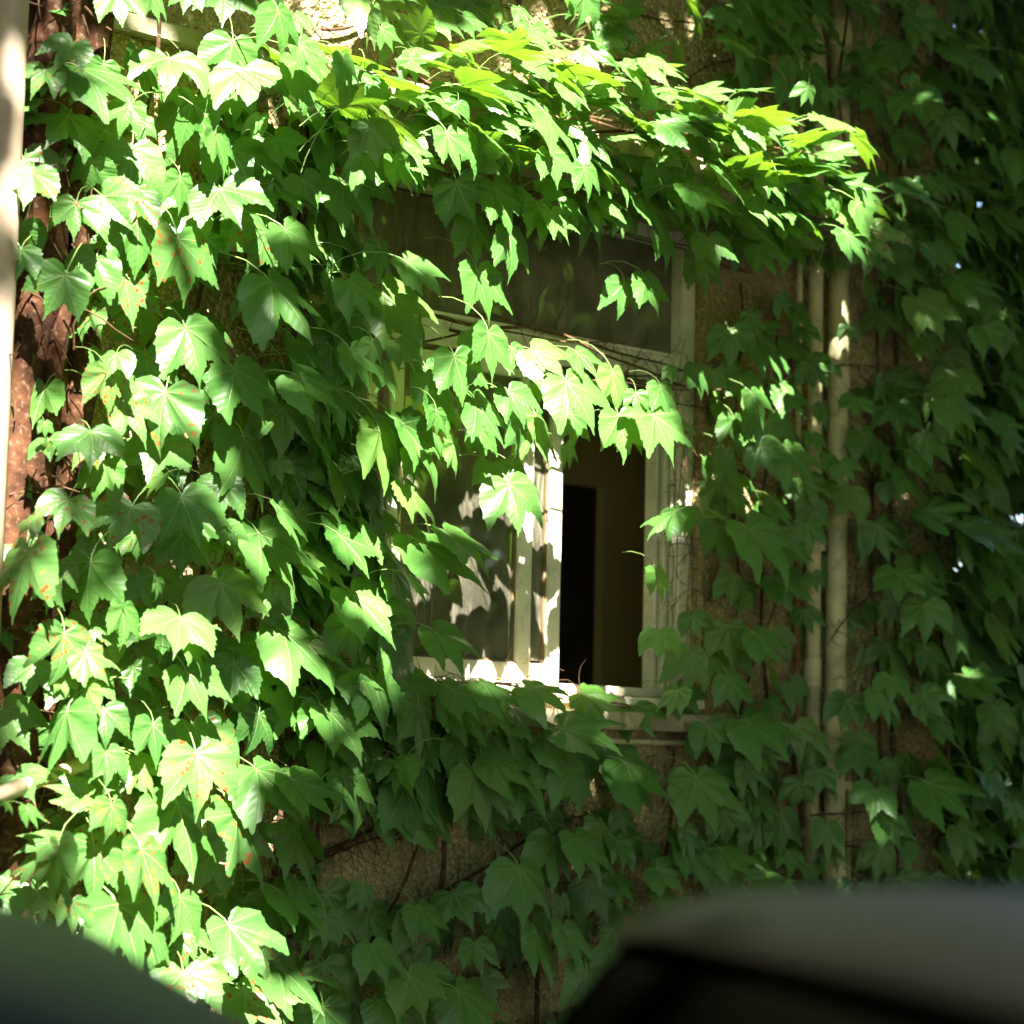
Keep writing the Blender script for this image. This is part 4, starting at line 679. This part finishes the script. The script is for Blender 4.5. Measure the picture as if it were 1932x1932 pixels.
# ------------------------------------------------------------------ unseen trees, added to darken the window's reflection and block sky light
q = random.Random(19)
for k, (x, y, hgt) in enumerate(((-3, -15, 8.5), (1.5, -16, 9.5), (6, -14.5, 8.5), (10.5, -14, 9), (15, -13, 9), (19.5, -12, 9), (13, -8.5, 9), (17, -5.5, 9.5), (20, -1.5, 9), (-8, -12, 9), (-12, -6, 9), (-13, 0, 9))):
    t = thing('tree', 'unseen tree added to darken reflections and block sky light', 'tree', (x, y, 0), 'unseen trees added against sky light')
    link('trunk', MB().tube(wiggle((x, y, 0), (x+.2, y, hgt*.6), 12, .06, .6, k), [.2-.01*i for i in range(13)], 10).mesh('trunk', MAT['bark'], smooth=True), t)
    it = []
    n_ = ('first', 'second', 'third', 'fourth', 'fifth', 'sixth')
    t['label'] = ('unseen tree added opposite the wall to darken the glass, %s from the left' % n_[k]) if k < 6 else ('unseen tree added to block sky light from the right, %s in depth' % n_[k-6]) if k < 9 else ('unseen tree added to block sky light from the left, %s in depth' % n_[k-9])
    for i in range(1500):
        v = Vector((q.gauss(0, 1), q.gauss(0, 1), q.gauss(0, 1))).normalized()*(.55+.45*q.random())
        c = Vector((x+v.x*2.8, y+v.y*2.4, .6+hgt*.5+v.z*hgt*.5))
        it.append((c, quat_of(Vector((q.gauss(0, 1), q.gauss(0, 1), -.7)), v+Vector((0, 0, .6))), q.uniform(.22, .36)))
    joined('crown', it, MAT['leaf_tree'], t, FLAT)

# ------------------------------------------------------------------ sunlit shrubs far behind the corner
q = random.Random(31)
for k, (x, y, lab) in enumerate(((15.5, 6.6, 'sunlit green shrub beyond the house corner, seen through gaps'), (18.5, 6.2, 'second sunlit shrub beyond the corner, further right'))):
    t = thing('shrub', lab, 'shrub', (x, y, 0), 'shrubs beyond the corner')
    it = []
    for i in range(700):
        a, b = q.uniform(0, 6.28), q.uniform(0, 1)
        rr = 1.6*math.sqrt(q.random()); hh = 1.75*math.sqrt(max(0, 1-(rr/1.7)**2))*(.35+.65*b)
        it.append((Vector((x+rr*math.cos(a), y+rr*math.sin(a), hh+.1)), quat_of(Vector((q.gauss(0, 1), q.gauss(0, 1), -.5)), Vector((q.gauss(0, .6), q.gauss(-.4, .6), 1))), q.uniform(.1, .17)))
    joined('foliage', it, MAT['leaf_tree'], t, FLAT)
    link('stem', MB().tube([(x, y, 0), (x+.05, y, .6), (x+.1, y, 1.3)], [.05, .04, .02], 8).mesh('stem', MAT['bark']), t)

# ------------------------------------------------------------------ parked cars close to the camera
def loft(secs, closed=True):
    """secs: cross sections (lists of points), skinned end to end"""
    mb = MB(); n = len(secs[0])
    for s_ in secs: mb.v += s_
    for i in range(len(secs)-1):
        for k in range(n):
            k2 = (k+1) % n; mb.f.append((i*n+k, (i+1)*n+k, (i+1)*n+k2, i*n+k2))
    mb.f.append(tuple(reversed(range(n)))); mb.f.append(tuple((len(secs)-1)*n+k for k in range(n)))
    return mb
def sect(x, z0, z1, hw0, hw1, n=5.0, N=28):
    """rounded box section at length x: half width hw0 at the bottom, hw1 at the top"""
    out = []
    for k in range(N):
        a = 2*math.pi*k/N; c, s_ = math.cos(a), math.sin(a)
        u = math.copysign(abs(c)**(2/n), c); v = math.copysign(abs(s_)**(2/n), s_)
        z = (z0+z1)/2+(z1-z0)/2*v; f = (z-z0)/(z1-z0)
        out.append((x, u*(hw0+(hw1-hw0)*f), z))
    return out
def car(label, loc, rz, roof_z, rear, paint='car_paint'):
    t = thing('parked_car', label, 'car', loc, 'parked cars close to the camera'); t.rotation_euler = (0, 0, rz)
    L = lambda name, mb, mat, parent=None, sm=True: link(name, mb.mesh(name, mat, smooth=sm), parent or t, True)
    B = .93
    body = loft([sect(x, z0, z1, w0, w1, 6) for x, z0, z1, w0, w1 in ((-1.86, .42, .80, .70, .68), (-1.78, .26, .88, .80, .76), (-1.3, .2, B, .84, .79), (0, .2, B, .85, .79), (.9, .2, B-.02, .84, .78), (1.6, .22, .82, .80, .74), (1.88, .28, .70, .74, .66), (1.98, .40, .6, .62, .56))])
    L('body', body, MAT[paint])
    r = roof_z
    if rear == 'steep': st = ((-1.66, B-.05, B+.05, .70, .66), (-1.45, B-.05, r-.12, .74, .58), (-1.32, B-.05, r-.030, .745, .606), (-.4, B-.05, r-.022, .75, .612), (.02, B-.05, r-.030, .75, .606), (.30, B-.05, r-.17, .745, .60), (.80, B-.05, B+.02, .72, .66))
    else: st = ((-1.70, B-.05, B+.06, .70, .66), (-1.58, B-.05, B+.24, .72, .62), (-1.36, B-.05, r-.15, .74, .57), (-1.05, B-.05, r-.04, .75, .555), (-.4, B-.05, r-.03, .75, .56), (.05, B-.05, r-.045, .75, .555), (.8, B-.05, B+.02, .72, .66))
    cab = L('cabin_window', loft([sect(x, a, b, c, d, 9) for x, a, b, c, d in st]), MAT['car_glass'])
    if rear == 'steep': rs = ((-1.40, r-.07, r-.04, .60, .56), (-1.30, r-.07, r-.004, .620, .55), (-.6, r-.065, r+.014, .627, .55), (-.1, r-.065, r+.004, .625, .55), (.03, r-.07, r-.014, .615, .55), (.10, r-.10, r-.06, .58, .53))
    else: rs = ((-1.62, B+.10, B+.20, .63, .60), (-1.45, B+.26, r-.20, .63, .58), (-1.25, r-.22, r-.08, .62, .55), (-1.0, r-.11, r-.01, .61, .53), (-.5, r-.07, r+.012, .61, .53), (0, r-.07, r+.002, .605, .53), (.10, r-.10, r-.05, .58, .53))
    L('roof', loft([sect(x, a, b, c, d, 3.2 if rear != 'steep' else 4.0) for x, a, b, c, d in rs]), MAT[paint])
    for sx in (-1.15, 1.22):
        for sy in (-1, 1):
            w_ = L('wheel', MB().tube([(sx, sy*.66, .31), (sx, sy*.70, .31), (sx, sy*.83, .31), (sx, sy*.855, .31)], [.27, .31, .31, .28], 24), MAT['tyre'])
            link('rim', MB().tube([(sx, sy*.80, .31), (sx, sy*.862, .31), (sx, sy*.85, .31)], [.19, .19, .05], 18).mesh('rim', MAT['rim']), w_)
    for sy in (-1, 1):
        L('headlight', MB().box(1.80, 1.925, sy*.56-.12, sy*.56+.12, .58, .70), MAT['lens'], sm=False)
        L('tail_light', MB().box(-1.84, -1.76, sy*.60-.09, sy*.60+.09, .66, .84), MAT['rust'], sm=False)
        L('mirror', MB().tube([(.55, sy*.76, .98), (.55, sy*.90, 1.0), (.55, sy*.97, 1.0)], [.03, .07, .05], 10), MAT['car_dark'])
    return t
car('dark car with pale sheen on its roof, blurred at lower right', (2.05, -3.68, .004), math.radians(64.5), 1.49, 'steep')
car('dark grey car rear slope, blurred at the lower left corner', (.02, -2.63, .004), math.radians(154.7), 1.495, 'slope', 'car_paint_grey')
